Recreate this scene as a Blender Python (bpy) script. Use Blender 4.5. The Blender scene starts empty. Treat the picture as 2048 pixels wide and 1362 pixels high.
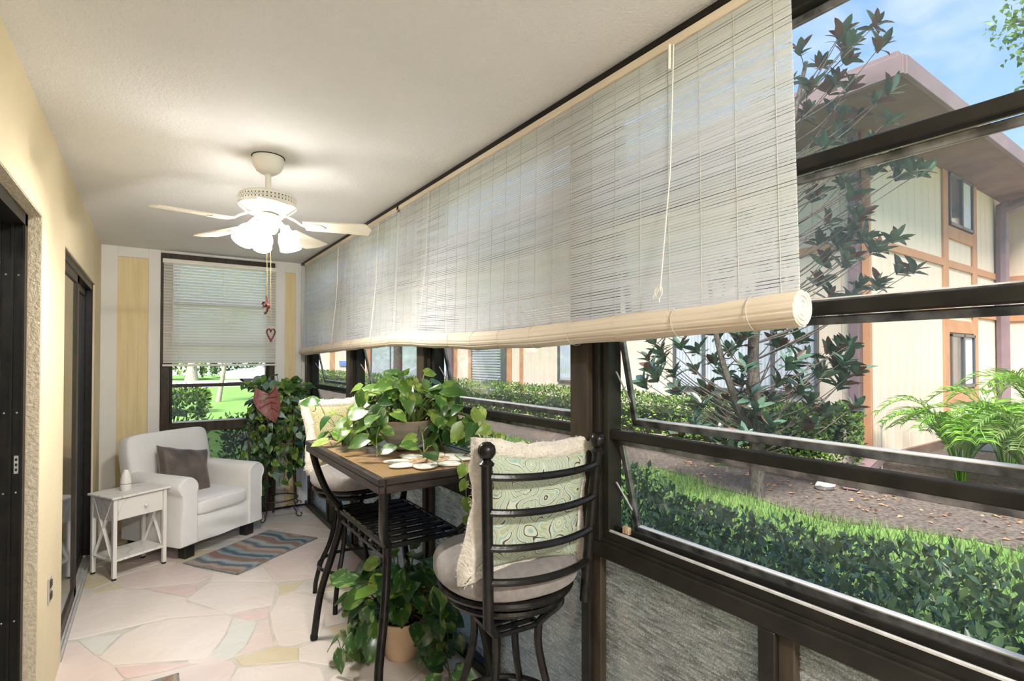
import bpy, math, random
import numpy as np
from mathutils import Matrix, Vector, Euler
PI = math.pi
R = math.radians
random.seed(11)
sc = bpy.context.scene
COL = sc.collection

# ------------------------------------------------------------------ camera
cam = bpy.data.cameras.new('camera')
cam.sensor_fit = 'HORIZONTAL'; cam.sensor_width = 36.0
cam.lens = 36.0 * 1050 / 2048
cam.shift_y = 20.34 / 2048
cam.clip_start = 0.05; cam.clip_end = 400
camo = bpy.data.objects.new('camera', cam); COL.objects.link(camo)
camo.location = (0, 0, 1.486)
camo.rotation_euler = (R(90.8), 0, -R(34.476))
sc.camera = camo

# ------------------------------------------------------------------ world / sun / exposure
sc.view_settings.view_transform = 'Standard'
sc.view_settings.look = 'None'
sc.view_settings.gamma = 1.0
sc.view_settings.use_curve_mapping = False
sc.view_settings.exposure = 1.38
SKY = 0.52
W = bpy.data.worlds.new('sky'); sc.world = W; W.use_nodes = True
nt = W.node_tree; nt.nodes.clear()
def wn(t): return nt.nodes.new(t)
tc = wn('ShaderNodeTexCoord'); sx = wn('ShaderNodeSeparateXYZ'); nt.links.new(tc.outputs['Generated'], sx.inputs[0])
rp = wn('ShaderNodeValToRGB'); nt.links.new(sx.outputs['Z'], rp.inputs[0])
e = rp.color_ramp.elements
e[0].position = 0.0; e[0].color = (0.74, 0.86, 1.0, 1)
e[1].position = 1.0; e[1].color = (0.13, 0.31, 0.78, 1)
q = e.new(0.25); q.color = (0.40, 0.64, 0.98, 1)
q = e.new(0.55); q.color = (0.18, 0.40, 0.85, 1)
mp = wn('ShaderNodeMapping'); mp.inputs['Scale'].default_value = (1.3, 3.2, 6.0); nt.links.new(tc.outputs['Generated'], mp.inputs[0])
nz = wn('ShaderNodeTexNoise'); nz.inputs['Scale'].default_value = 2.2; nz.inputs['Detail'].default_value = 7; nz.inputs['Distortion'].default_value = 0.6
nt.links.new(mp.outputs[0], nz.inputs[0])
cr = wn('ShaderNodeValToRGB'); cr.color_ramp.elements[0].position = 0.48; cr.color_ramp.elements[1].position = 0.78
cr.color_ramp.elements[0].color = (0, 0, 0, 1); cr.color_ramp.elements[1].color = (0.5, 0.5, 0.5, 1)
nt.links.new(nz.outputs[0], cr.inputs[0])
mx = wn('ShaderNodeMix'); mx.data_type = 'RGBA'; nt.links.new(cr.outputs[0], mx.inputs[0]); nt.links.new(rp.outputs[0], mx.inputs[6]); mx.inputs[7].default_value = (0.92, 0.95, 1.0, 1)
bg = wn('ShaderNodeBackground'); bg.inputs[1].default_value = SKY; nt.links.new(mx.outputs[2], bg.inputs[0])
wo = wn('ShaderNodeOutputWorld'); nt.links.new(bg.outputs[0], wo.inputs[0])

sd = bpy.data.lights.new('sun', 'SUN'); sd.energy = 4.5; sd.angle = R(30); sd.color = (1.0, 0.95, 0.86)
sun = bpy.data.objects.new('sun', sd); COL.objects.link(sun)
sun.rotation_euler = Vector((0.50, 0.40, -0.90)).to_track_quat('-Z', 'Y').to_euler()

LAMP = 18.0          # glow of the frosted lamp shades
BULB = 1350.0         # bulbs inside them

# ------------------------------------------------------------------ material helpers
MATS = {}
def new_mat(name):
    m = bpy.data.materials.new(name); m.use_nodes = True
    t = m.node_tree; t.nodes.clear()
    out = t.nodes.new('ShaderNodeOutputMaterial')
    MATS[name] = m
    return m, t, out
def rgba(c): return (c[0], c[1], c[2], 1)
def noise(t, scale, detail=4, dist=0.0, coord='Object', mapscale=None):
    c = t.nodes.new('ShaderNodeTexCoord'); n = t.nodes.new('ShaderNodeTexNoise')
    n.inputs['Scale'].default_value = scale; n.inputs['Detail'].default_value = detail; n.inputs['Distortion'].default_value = dist
    if mapscale:
        m = t.nodes.new('ShaderNodeMapping'); m.inputs['Scale'].default_value = mapscale
        t.links.new(c.outputs[coord], m.inputs[0]); t.links.new(m.outputs[0], n.inputs[0])
    else: t.links.new(c.outputs[coord], n.inputs[0])
    return n
def ramp(t, src, stops):
    r = t.nodes.new('ShaderNodeValToRGB'); t.links.new(src, r.inputs[0])
    el = r.color_ramp.elements
    while len(el) < len(stops): el.new(0.5)
    for k, (p, c) in enumerate(stops): el[k].position = p; el[k].color = rgba(c)
    return r
def pm(name, c1, c2=None, scale=6, rough=0.5, metal=0.0, bump=0.0, bscale=60, spec=0.5, mapscale=None, detail=4, lo=0.35, hi=0.65, sheen=0.0, coat=0.0, coord='Object', bdist=0.0):
    m, t, out = new_mat(name)
    b = t.nodes.new('ShaderNodeBsdfPrincipled')
    b.inputs['Roughness'].default_value = rough; b.inputs['Metallic'].default_value = metal
    b.inputs['Specular IOR Level'].default_value = spec
    b.inputs['Sheen Weight'].default_value = sheen; b.inputs['Coat Weight'].default_value = coat
    if c2 is None: b.inputs['Base Color'].default_value = rgba(c1)
    else:
        n = noise(t, scale, detail, mapscale=mapscale, coord=coord)
        r = ramp(t, n.outputs[0], [(lo, c1), (hi, c2)]); t.links.new(r.outputs[0], b.inputs['Base Color'])
    if bump:
        n = noise(t, bscale, 5, bdist, coord=coord)
        bp = t.nodes.new('ShaderNodeBump'); bp.inputs['Strength'].default_value = bump; bp.inputs['Distance'].default_value = 0.01
        t.links.new(n.outputs[0], bp.inputs['Height']); t.links.new(bp.outputs[0], b.inputs['Normal'])
    t.links.new(b.outputs[0], out.inputs[0])
    return m
def leafmat(name, c1, c2, rough=0.4, trans=0.25, blotch=None, spec=0.5, bscale=30):
    m, t, out = new_mat(name)
    b = t.nodes.new('ShaderNodeBsdfPrincipled'); b.inputs['Roughness'].default_value = rough; b.inputs['Specular IOR Level'].default_value = spec
    g = t.nodes.new('ShaderNodeNewGeometry'); oi = t.nodes.new('ShaderNodeObjectInfo')
    ad = t.nodes.new('ShaderNodeMath'); ad.operation = 'ADD'; t.links.new(g.outputs['Random Per Island'], ad.inputs[0]); t.links.new(oi.outputs['Random'], ad.inputs[1])
    fr = t.nodes.new('ShaderNodeMath'); fr.operation = 'FRACT'; t.links.new(ad.outputs[0], fr.inputs[0])
    r = ramp(t, fr.outputs[0], [(0.0, c1), (1.0, c2)])
    col = r.outputs[0]
    if blotch:
        n = noise(t, bscale, 1.0, 0.4, mapscale=(1.6, 0.7, 1))
        rr = ramp(t, n.outputs[0], [(0.52, (0, 0, 0)), (0.62, (1, 1, 1))])
        mu = t.nodes.new('ShaderNodeMath'); mu.operation = 'MULTIPLY'; t.links.new(rr.outputs[0], mu.inputs[0]); t.links.new(fr.outputs[0], mu.inputs[1])
        k = t.nodes.new('ShaderNodeMix'); k.data_type = 'RGBA'; t.links.new(mu.outputs[0], k.inputs[0]); t.links.new(col, k.inputs[6]); k.inputs[7].default_value = rgba(blotch)
        col = k.outputs[2]
    t.links.new(col, b.inputs['Base Color'])
    tr = t.nodes.new('ShaderNodeBsdfTranslucent'); t.links.new(col, tr.inputs[0])
    ms = t.nodes.new('ShaderNodeMixShader'); ms.inputs[0].default_value = trans
    t.links.new(b.outputs[0], ms.inputs[1]); t.links.new(tr.outputs[0], ms.inputs[2]); t.links.new(ms.outputs[0], out.inputs[0])
    return m
def glass(name, haze=0.03, hcol=(0.75, 0.8, 0.85), tint=(1, 1, 1), refl=0.06, rough=0.02, scratch=None):
    m, t, out = new_mat(name)
    tr = t.nodes.new('ShaderNodeBsdfTransparent'); tr.inputs[0].default_value = rgba(tint)
    di = t.nodes.new('ShaderNodeBsdfTranslucent'); di.inputs[0].default_value = rgba(hcol)
    df = t.nodes.new('ShaderNodeBsdfDiffuse'); df.inputs[0].default_value = rgba(hcol)
    dd = t.nodes.new('ShaderNodeMixShader'); dd.inputs[0].default_value = 0.5; t.links.new(di.outputs[0], dd.inputs[1]); t.links.new(df.outputs[0], dd.inputs[2])
    mh = t.nodes.new('ShaderNodeMixShader'); mh.inputs[0].default_value = haze
    t.links.new(tr.outputs[0], mh.inputs[1]); t.links.new(dd.outputs[0], mh.inputs[2])
    if scratch:
        n1 = noise(t, 40, 6, 0.3, mapscale=(1, 0.35, 3.2)); n2 = noise(t, 260, 3)
        mpp = [x for x in t.nodes if x.type == 'MAPPING'][-1]; mpp.inputs['Rotation'].default_value = (R(38), 0, 0)
        mm = t.nodes.new('ShaderNodeMath'); mm.operation = 'MULTIPLY'; t.links.new(n1.outputs[0], mm.inputs[0]); t.links.new(n2.outputs[0], mm.inputs[1])
        rr = ramp(t, mm.outputs[0], [(0.17, (haze * 0.5,) * 3), (0.40, (scratch,) * 3)]); t.links.new(rr.outputs[0], mh.inputs[0])
    gl = t.nodes.new('ShaderNodeBsdfGlossy'); gl.inputs['Roughness'].default_value = rough
    lw = t.nodes.new('ShaderNodeLayerWeight'); lw.inputs[0].default_value = 0.25
    mu = t.nodes.new('ShaderNodeMath'); mu.operation = 'MULTIPLY'; t.links.new(lw.outputs['Fresnel'], mu.inputs[0]); mu.inputs[1].default_value = refl * 5
    ms = t.nodes.new('ShaderNodeMixShader'); t.links.new(mu.outputs[0], ms.inputs[0]); t.links.new(mh.outputs[0], ms.inputs[1]); t.links.new(gl.outputs[0], ms.inputs[2])
    t.links.new(ms.outputs[0], out.inputs[0])
    return m

# ------------------------------------------------------------------ mesh helpers
class MB:
    def __init__(s): s.v = []; s.f = []; s.m = None
    def add(s, vs, fs):
        b = len(s.v)
        if s.m is not None: vs = [s.m @ Vector(p) for p in vs]
        s.v += [tuple(p) for p in vs]; s.f += [tuple(i + b for i in f) for f in fs]
        return s
    def box(s, lo, hi):
        x0, y0, z0 = lo; x1, y1, z1 = hi
        return s.add([(x0,y0,z0),(x1,y0,z0),(x1,y1,z0),(x0,y1,z0),(x0,y0,z1),(x1,y0,z1),(x1,y1,z1),(x0,y1,z1)],
                     [(0,3,2,1),(4,5,6,7),(0,1,5,4),(1,2,6,5),(2,3,7,6),(3,0,4,7)])
    def cbox(s, lo, hi, b=0.004):
        # chamfered box, 24 verts
        x = (lo[0], hi[0]); y = (lo[1], hi[1]); z = (lo[2], hi[2])
        vs = []; idx = {}
        for i in (0,1):
            for j in (0,1):
                for k in (0,1):
                    sx_, sy_, sz_ = (b if i == 0 else -b), (b if j == 0 else -b), (b if k == 0 else -b)
                    idx[i,j,k,0] = len(vs); vs.append((x[i], y[j]+sy_, z[k]+sz_))
                    idx[i,j,k,1] = len(vs); vs.append((x[i]+sx_, y[j], z[k]+sz_))
                    idx[i,j,k,2] = len(vs); vs.append((x[i]+sx_, y[j]+sy_, z[k]))
        fs = []
        for i in (0,1):
            q_ = [idx[i,0,0,0], idx[i,1,0,0], idx[i,1,1,0], idx[i,0,1,0]]; fs.append(q_ if i else q_[::-1])
            q_ = [idx[0,i,0,1], idx[0,i,1,1], idx[1,i,1,1], idx[1,i,0,1]]; fs.append(q_ if i else q_[::-1])
            q_ = [idx[0,0,i,2], idx[1,0,i,2], idx[1,1,i,2], idx[0,1,i,2]]; fs.append(q_ if i else q_[::-1])
        for i in (0,1):
            for j in (0,1):
                q_ = [idx[i,j,0,0], idx[i,j,1,0], idx[i,j,1,1], idx[i,j,0,1]]; fs.append(q_ if (i ^ j) == 0 else q_[::-1])
                q_ = [idx[0,i,j,1], idx[1,i,j,1], idx[1,i,j,2], idx[0,i,j,2]]; fs.append(q_ if (i ^ j) == 0 else q_[::-1])
                q_ = [idx[i,0,j,2], idx[i,1,j,2], idx[i,1,j,0], idx[i,0,j,0]]; fs.append(q_ if (i ^ j) == 0 else q_[::-1])
                for k in (0,1):
                    q_ = [idx[i,j,k,0], idx[i,j,k,1], idx[i,j,k,2]]; fs.append(q_ if (i ^ j ^ k) == 1 else q_[::-1])
        return s.add(vs, fs)
    def tube(s, pts, r=0.01, n=8, closed=False, ref=None, flat=None):
        pts = [Vector(p) for p in pts]; N = len(pts)
        rs = r if isinstance(r, (list, tuple)) else [r] * N
        vs = []; prev = None
        for i in range(N):
            if closed: d = pts[(i+1) % N] - pts[i-1]
            else: d = pts[min(i+1, N-1)] - pts[max(i-1, 0)]
            if d.length < 1e-9: d = Vector((0, 0, 1))
            d.normalize()
            if prev is None:
                up = Vector(ref) if ref else (Vector((0,0,1)) if abs(d.z) < 0.9 else Vector((0,1,0)))
                a = d.cross(up).normalized()
            else:
                a = (prev - d * prev.dot(d)).normalized()
            prev = a; b = d.cross(a)
            for k in range(n):
                t = 2 * PI * k / n
                fa, fb = flat if flat else (1, 1)
                vs.append(pts[i] + a * (math.cos(t) * rs[i] * fa) + b * (math.sin(t) * rs[i] * fb))
        fs = []
        for i in range(N if closed else N - 1):
            j = (i + 1) % N
            for k in range(n):
                k2 = (k + 1) % n
                fs.append((i*n+k, i*n+k2, j*n+k2, j*n+k))
        if not closed:
            fs.append(tuple(range(n))[::-1]); fs.append(tuple((N-1)*n + k for k in range(n)))
        return s.add(vs, fs)
    def lathe(s, prof, n=24, c=(0,0,0)):
        vs = []; fs = []; P = len(prof)
        for k in range(n):
            t = 2 * PI * k / n
            for r, z in prof: vs.append((c[0] + r*math.cos(t), c[1] + r*math.sin(t), c[2] + z))
        for k in range(n):
            k2 = (k+1) % n
            for i in range(P-1):
                fs.append((k*P+i, k2*P+i, k2*P+i+1, k*P+i+1))
        return s.add(vs, fs)
    def prism(s, poly, z0, z1):
        n = len(poly)
        vs = [(p[0], p[1], z0) for p in poly] + [(p[0], p[1], z1) for p in poly]
        fs = [tuple(range(n))[::-1], tuple(range(n, 2*n))] + [(i, (i+1) % n, n+(i+1) % n, n+i) for i in range(n)]
        return s.add(vs, fs)
    def sphere(s, c, r, n=12, m=8):
        rr = r if isinstance(r, (list, tuple)) else (r, r, r)
        prof = [(math.sin(PI*i/m), -math.cos(PI*i/m)) for i in range(m+1)]
        vs = []; fs = []
        for k in range(n):
            t = 2*PI*k/n
            for a, z in prof: vs.append((c[0]+rr[0]*a*math.cos(t), c[1]+rr[1]*a*math.sin(t), c[2]+rr[2]*z))
        P = m+1
        for k in range(n):
            k2 = (k+1) % n
            for i in range(m): fs.append((k*P+i, k2*P+i, k2*P+i+1, k*P+i+1))
        return s.add(vs, fs)
    def grid(s, fn, nu, nv, closeu=False):
        vs = [fn(i/(nu if closeu else nu-1), j/(nv-1)) for i in range(nu) for j in range(nv)]
        fs = []
        for i in range(nu if closeu else nu-1):
            i2 = (i+1) % nu
            for j in range(nv-1): fs.append((i*nv+j, i2*nv+j, i2*nv+j+1, i*nv+j+1))
        return s.add(vs, fs)
    def mesh(s, name, mat, smooth=40):
        me = bpy.data.meshes.new(name); me.from_pydata(s.v, [], s.f)
        if mat: me.materials.append(MATS[mat])
        if smooth:
            me.polygons.foreach_set('use_smooth', [True] * len(me.polygons))
            me.set_sharp_from_angle(angle=R(smooth))
        me.update()
        return me
    def build(s, name, mat, parent=None, smooth=40, loc=None, rot=None, label=None, kind=None):
        return mobj(name, s.mesh(name, mat, smooth), parent, loc, rot, label, kind)
def mobj(name, me, parent=None, loc=None, rot=None, label=None, kind=None):
    o = bpy.data.objects.new(name, me); COL.objects.link(o)
    if parent is not None: o.parent = parent
    if loc is not None: o.location = loc
    if rot is not None: o.rotation_euler = rot
    if label: o['label'] = label
    if kind: o['kind'] = kind
    return o
def tag(o, label, cat, group=None, kind=None):
    o['label'] = label; o['category'] = cat
    if group: o['group'] = group
    if kind: o['kind'] = kind
    return o
def thing(name, label, cat, loc=(0,0,0), rz=0.0, group=None, kind=None):
    o = bpy.data.objects.new(name, None); COL.objects.link(o); o.empty_display_size = 0.1
    o.location = loc; o.rotation_euler = (0, 0, rz)
    return tag(o, label, cat, group, kind)
def copy_tree(o, parent=None):
    c = o.copy(); COL.objects.link(c)
    if parent is not None: c.parent = parent
    for ch in [x for x in COL.objects if x.parent == o]: copy_tree(ch, c)
    return c
def bez(p0, p1, p2, p3, n=10):
    out = []
    for i in range(n+1):
        t = i/n; u = 1-t
        out.append(tuple(u*u*u*a + 3*u*u*t*b + 3*u*t*t*c + t*t*t*d for a, b, c, d in zip(p0, p1, p2, p3)))
    return out
def smoothpath(pts, n=6):
    # Catmull-Rom
    P = [Vector(p) for p in pts]; P = [P[0]*2-P[1]] + P + [P[-1]*2-P[-2]]
    out = []
    for i in range(1, len(P)-2):
        for k in range(n):
            t = k/n; a, b, c, d = P[i-1], P[i], P[i+1], P[i+2]
            out.append(0.5*((2*b) + (c-a)*t + (2*a-5*b+4*c-d)*t*t + (3*b-3*c+d-a)*t**3))
    out.append(P[-2]); return out
def lerp(a, b, t): return a + (b-a)*t
def interp(x, xs, ys): return float(np.interp(x, xs, ys))

# ------------------------------------------------------------------ materials
pm('wall_paint', (0.77, 0.645, 0.42), (0.81, 0.685, 0.46), scale=2.2, rough=0.85, bump=0.15, bscale=45)
pm('stucco', (0.60, 0.51, 0.36), (0.74, 0.64, 0.47), scale=60, rough=0.95, bump=0.9, bscale=90)
pm('ceiling_paint', (0.80, 0.785, 0.76), (0.83, 0.815, 0.79), scale=3, rough=0.9, bump=0.55, bscale=75, bdist=1.0)
pm('white_batten', (0.78, 0.76, 0.71), (0.82, 0.80, 0.75), scale=3, rough=0.7)
pm('cream_panel', (0.76, 0.61, 0.33), (0.82, 0.68, 0.40), scale=5, rough=0.8, mapscale=(8, 8, 0.5))
pm('bronze', (0.013, 0.012, 0.010), (0.021, 0.019, 0.015), scale=14, rough=0.36, spec=0.2, bump=0.05, bscale=80)
pm('bronze_worn', (0.034, 0.026, 0.018), (0.060, 0.046, 0.032), scale=8, rough=0.42, spec=0.2, mapscale=(4, 4, 0.6))
pm('aluminium', (0.10, 0.10, 0.10), (0.36, 0.36, 0.36), scale=18, rough=0.32, metal=0.7)
pm('track_metal', (0.50, 0.49, 0.47), (0.62, 0.61, 0.59), scale=20, rough=0.4, metal=0.2)
pm('black_iron', (0.008, 0.007, 0.006), (0.014, 0.012, 0.010), scale=30, rough=0.26, spec=0.25, bump=0.08, bscale=120)
pm('iron_brown', (0.035, 0.02, 0.012), (0.055, 0.032, 0.02), scale=30, rough=0.45, bump=0.2, bscale=120)
pm('table_edge', (0.020, 0.014, 0.012), (0.042, 0.029, 0.025), scale=12, rough=0.35, mapscale=(1, 1, 6))
pm('slate', (0.20, 0.115, 0.06), (0.42, 0.27, 0.14), scale=5, rough=0.35, bump=0.25, bscale=20, detail=8, lo=0.3, hi=0.7, coord='Generated')
pm('slate_b', (0.34, 0.22, 0.09), (0.20, 0.115, 0.06), scale=3, rough=0.35, bump=0.25, bscale=18, detail=8, lo=0.3, hi=0.7)
pm('slip_white', (0.84, 0.82, 0.79), (0.88, 0.865, 0.84), scale=4, rough=0.9, bump=0.35, bscale=7, sheen=0.1, bdist=1.2)
pm('black_block', (0.012, 0.011, 0.010), None, rough=0.4)
pm('grey_velvet', (0.085, 0.065, 0.052), (0.16, 0.125, 0.105), scale=7, rough=0.45, bump=0.6, bscale=9, sheen=0.3, bdist=1.5)
pm('painted_white', (0.78, 0.75, 0.70), (0.82, 0.79, 0.74), scale=6, rough=0.45)
pm('marble', (0.82, 0.80, 0.76), (0.80, 0.78, 0.74), scale=4, rough=0.25)
pm('fan_white', (0.80, 0.77, 0.69), (0.84, 0.81, 0.73), scale=6, rough=0.45)
pm('fan_blade', (0.74, 0.67, 0.53), (0.80, 0.73, 0.60), scale=6, rough=0.4, mapscale=(1, 8, 1))
pm('dark_gap', (0.05, 0.045, 0.04), None, rough=0.8)
pm('brass', (0.55, 0.42, 0.2), None, rough=0.3, metal=0.9)
pm('red_wood', (0.035, 0.009, 0.007), (0.07, 0.018, 0.012), scale=20, rough=0.6, spec=0.2)
pm('blind_alu', (0.80, 0.76, 0.68), (0.83, 0.79, 0.71), scale=3, rough=0.5)
pm('cord_white', (0.78, 0.74, 0.64), None, rough=0.8)
pm('seat_fabric', (0.22, 0.195, 0.18), (0.28, 0.25, 0.235), scale=40, rough=0.95, bump=0.25, bscale=160, sheen=0.2)
pm('fringe', (0.68, 0.61, 0.51), (0.80, 0.74, 0.65), scale=35, rough=1.0, bump=1.0, bscale=110, sheen=0.4)
pm('ceramic_bowl', (0.20, 0.175, 0.14), (0.30, 0.265, 0.22), scale=3, rough=0.22, mapscale=(0.5, 0.5, 12), coat=0.3)
pm('ceramic_white', (0.72, 0.72, 0.70), (0.78, 0.78, 0.76), scale=3, rough=0.2)
pm('vase_white', (0.80, 0.77, 0.70), None, rough=0.25, coat=0.3)
pm('vase_line', (0.20, 0.03, 0.02), None, rough=0.4)
pm('terracotta', (0.72, 0.50, 0.33), (0.80, 0.58, 0.40), scale=4, rough=0.55)
pm('soil', (0.02, 0.014, 0.01), (0.045, 0.03, 0.02), scale=60, rough=1.0, bump=1, bscale=80)
pm('stem', (0.10, 0.16, 0.03), (0.16, 0.20, 0.05), scale=10, rough=0.5)
pm('stem_dark', (0.045, 0.05, 0.02), (0.08, 0.07, 0.03), scale=10, rough=0.6)
pm('mat_light', (0.52, 0.56, 0.46), (0.80, 0.80, 0.72), scale=26, rough=0.95, bump=0.8, bscale=120)
pm('mat_brown', (0.30, 0.17, 0.08), (0.62, 0.46, 0.28), scale=40, rough=0.95, bump=0.8, bscale=120)
pm('mat_edge', (0.36, 0.22, 0.12), None, rough=0.9)
pm('outlet', (0.45, 0.42, 0.36), None, rough=0.4)
pm('steel', (0.60, 0.60, 0.58), None, rough=0.3, metal=0.8)
# outdoors
pm('siding', (0.74, 0.62, 0.495), (0.80, 0.685, 0.56), scale=2.5, rough=0.9, mapscale=(3, 3, 0.3), bump=0.12, bscale=30)
pm('orange_trim', (0.50, 0.245, 0.125), (0.56, 0.29, 0.155), scale=4, rough=0.8)
pm('purple_metal', (0.20, 0.135, 0.15), (0.24, 0.165, 0.18), scale=4, rough=0.5)
pm('soffit', (0.17, 0.105, 0.075), (0.22, 0.14, 0.10), scale=3, rough=0.85)
pm('fascia', (0.20, 0.14, 0.145), (0.25, 0.18, 0.18), scale=2, rough=0.7)
pm('roof_dark', (0.16, 0.13, 0.13), (0.24, 0.2, 0.2), scale=30, rough=0.9)
pm('win_frame', (0.10, 0.10, 0.105), None, rough=0.4)
pm('curtain', (0.62, 0.66, 0.72), (0.72, 0.76, 0.82), scale=8, rough=0.9)
pm('louver', (0.36, 0.38, 0.41), (0.44, 0.46, 0.49), scale=4, rough=0.6)
pm('dark_pane', (0.05, 0.06, 0.07), (0.12, 0.14, 0.16), scale=0.8, rough=0.06, spec=0.8)
pm('mulch', (0.055, 0.043, 0.036), (0.17, 0.135, 0.11), scale=26, rough=1.0, bump=0.9, bscale=60, detail=9)
pm('lawn', (0.13, 0.27, 0.05), (0.20, 0.36, 0.08), scale=1.3, rough=0.95, bump=0.7, bscale=90, detail=8)
pm('concrete', (0.46, 0.45, 0.42), (0.56, 0.55, 0.51), scale=8, rough=0.95, bump=0.4, bscale=80)
pm('asphalt', (0.50, 0.50, 0.52), (0.58, 0.58, 0.60), scale=8, rough=0.9)
pm('bark', (0.05, 0.043, 0.036), (0.13, 0.11, 0.09), scale=18, rough=1.0, bump=1.0, bscale=40, mapscale=(3, 3, 0.8))
pm('bark_pale', (0.34, 0.29, 0.24), (0.48, 0.42, 0.36), scale=14, rough=1.0, bump=0.6, bscale=30)
pm('twig', (0.10, 0.085, 0.06), (0.17, 0.14, 0.10), scale=14, rough=1.0)
pm('rock', (0.42, 0.40, 0.36), (0.62, 0.60, 0.55), scale=10, rough=1.0, bump=0.8, bscale=20)
pm('car_white', (0.82, 0.83, 0.85), None, rough=0.2, coat=0.5)
pm('car_glass', (0.10, 0.13, 0.17), None, rough=0.08)
pm('rubber', (0.02, 0.02, 0.02), None, rough=0.8)
pm('far_wall', (0.78, 0.79, 0.82), (0.84, 0.85, 0.88), scale=2, rough=0.9)
pm('blue_sign', (0.12, 0.25, 0.70), None, rough=0.5)
pm('blue_grey', (0.16, 0.20, 0.24), (0.22, 0.26, 0.30), scale=4, rough=0.6)
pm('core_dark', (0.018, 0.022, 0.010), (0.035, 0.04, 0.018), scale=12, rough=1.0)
leafmat('pothos', (0.024, 0.088, 0.016), (0.11, 0.23, 0.030), rough=0.33, trans=0.22, blotch=(0.36, 0.46, 0.10), bscale=3.6)
leafmat('pothos_lite', (0.12, 0.25, 0.030), (0.25, 0.36, 0.06), rough=0.35, trans=0.3, blotch=(0.42, 0.50, 0.13), bscale=3.6)
leafmat('pothos_dark', (0.012, 0.048, 0.012), (0.042, 0.115, 0.022), rough=0.28, trans=0.12, blotch=(0.20, 0.29, 0.09), bscale=3.6)
leafmat('ivy_grey', (0.10, 0.20, 0.12), (0.34, 0.46, 0.36), rough=0.35, trans=0.15)
leafmat('magnolia', (0.030, 0.072, 0.046), (0.105, 0.185, 0.125), rough=0.25, trans=0.08, spec=0.8)
leafmat('magnolia_rust', (0.09, 0.042, 0.028), (0.18, 0.085, 0.055), rough=0.5, trans=0.12)
leafmat('hedge', (0.030, 0.075, 0.022), (0.15, 0.25, 0.07), rough=0.35, trans=0.2)
leafmat('hedge_cool', (0.035, 0.090, 0.045), (0.17, 0.29, 0.13), rough=0.30, trans=0.2)
leafmat('hedge_lime', (0.08, 0.20, 0.02), (0.36, 0.50, 0.08), rough=0.45, trans=0.25)
leafmat('palm', (0.07, 0.22, 0.018), (0.26, 0.48, 0.05), rough=0.4, trans=0.25)
leafmat('grass', (0.10, 0.20, 0.035), (0.25, 0.35, 0.10), rough=0.6, trans=0.3)
leafmat('tree_leaf', (0.05, 0.14, 0.02), (0.22, 0.38, 0.06), rough=0.5, trans=0.3)
leafmat('litter', (0.30, 0.13, 0.05), (0.55, 0.30, 0.16), rough=0.8, trans=0.1)
leafmat('caladium', (0.33, 0.12, 0.11), (0.40, 0.17, 0.155), rough=0.4, trans=0.2, blotch=(0.13, 0.025, 0.025), bscale=14)
glass('pane', haze=0.02)
glass('pane_dusty', haze=0.055, hcol=(0.72, 0.74, 0.86))
glass('pane_clear', haze=0.01)
glass('scratched', haze=0.24, hcol=(0.70, 0.70, 0.64), tint=(0.85, 0.84, 0.76), scratch=0.80)
glass('screen', haze=0.16, hcol=(0.40, 0.41, 0.40), tint=(0.50, 0.51, 0.50), refl=0.03)
glass('slider_glass', haze=0.0, tint=(0.05, 0.05, 0.05), refl=0.2, rough=0.01)
# lamp shade, glowing
m, t, out = new_mat('lamp_glow'); em = t.nodes.new('ShaderNodeEmission'); em.inputs[0].default_value = (1.0, 0.965, 0.92, 1); em.inputs[1].default_value = LAMP
t.links.new(em.outputs[0], out.inputs[0])
for nm_, st_ in (('bulb_glow', BULB), ('fill_glow', 195.0)):  # second entry lights the fill lamp added behind the viewer
    m, t, out = new_mat(nm_); em = t.nodes.new('ShaderNodeEmission'); em.inputs[0].default_value = (1.0, 0.965, 0.92, 1); em.inputs[1].default_value = st_
    t.links.new(em.outputs[0], out.inputs[0])
# woven blind slats: thin, translucent
def slatmat(name, c1, c2, tr_):
    m, t, out = new_mat(name)
    n = noise(t, 3, 4, mapscale=(1, 0.6, 30)); r = ramp(t, n.outputs[0], [(0.3, c1), (0.7, c2)])
    d = t.nodes.new('ShaderNodeBsdfDiffuse'); tl = t.nodes.new('ShaderNodeBsdfTranslucent'); ms = t.nodes.new('ShaderNodeMixShader')
    t.links.new(r.outputs[0], d.inputs[0]); t.links.new(r.outputs[0], tl.inputs[0]); ms.inputs[0].default_value = tr_
    t.links.new(d.outputs[0], ms.inputs[1]); t.links.new(tl.outputs[0], ms.inputs[2]); t.links.new(ms.outputs[0], out.inputs[0])
slatmat('blind_slat', (0.92, 0.915, 0.90), (0.96, 0.955, 0.945), 0.70)
pm('weave_string', (0.46, 0.43, 0.38), None, rough=0.9)
slatmat('venetian', (0.88, 0.85, 0.79), (0.92, 0.89, 0.83), 0.5)
pm('blind_roll', (0.60, 0.51, 0.39), (0.69, 0.605, 0.485), scale=4, rough=0.7, mapscale=(1, 0.4, 6))
pm('blind_end', (0.80, 0.78, 0.74), None, rough=0.7)
pm('head_rail', (0.62, 0.52, 0.38), (0.70, 0.60, 0.45), scale=6, rough=0.6, mapscale=(1, 0.3, 4))
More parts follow.
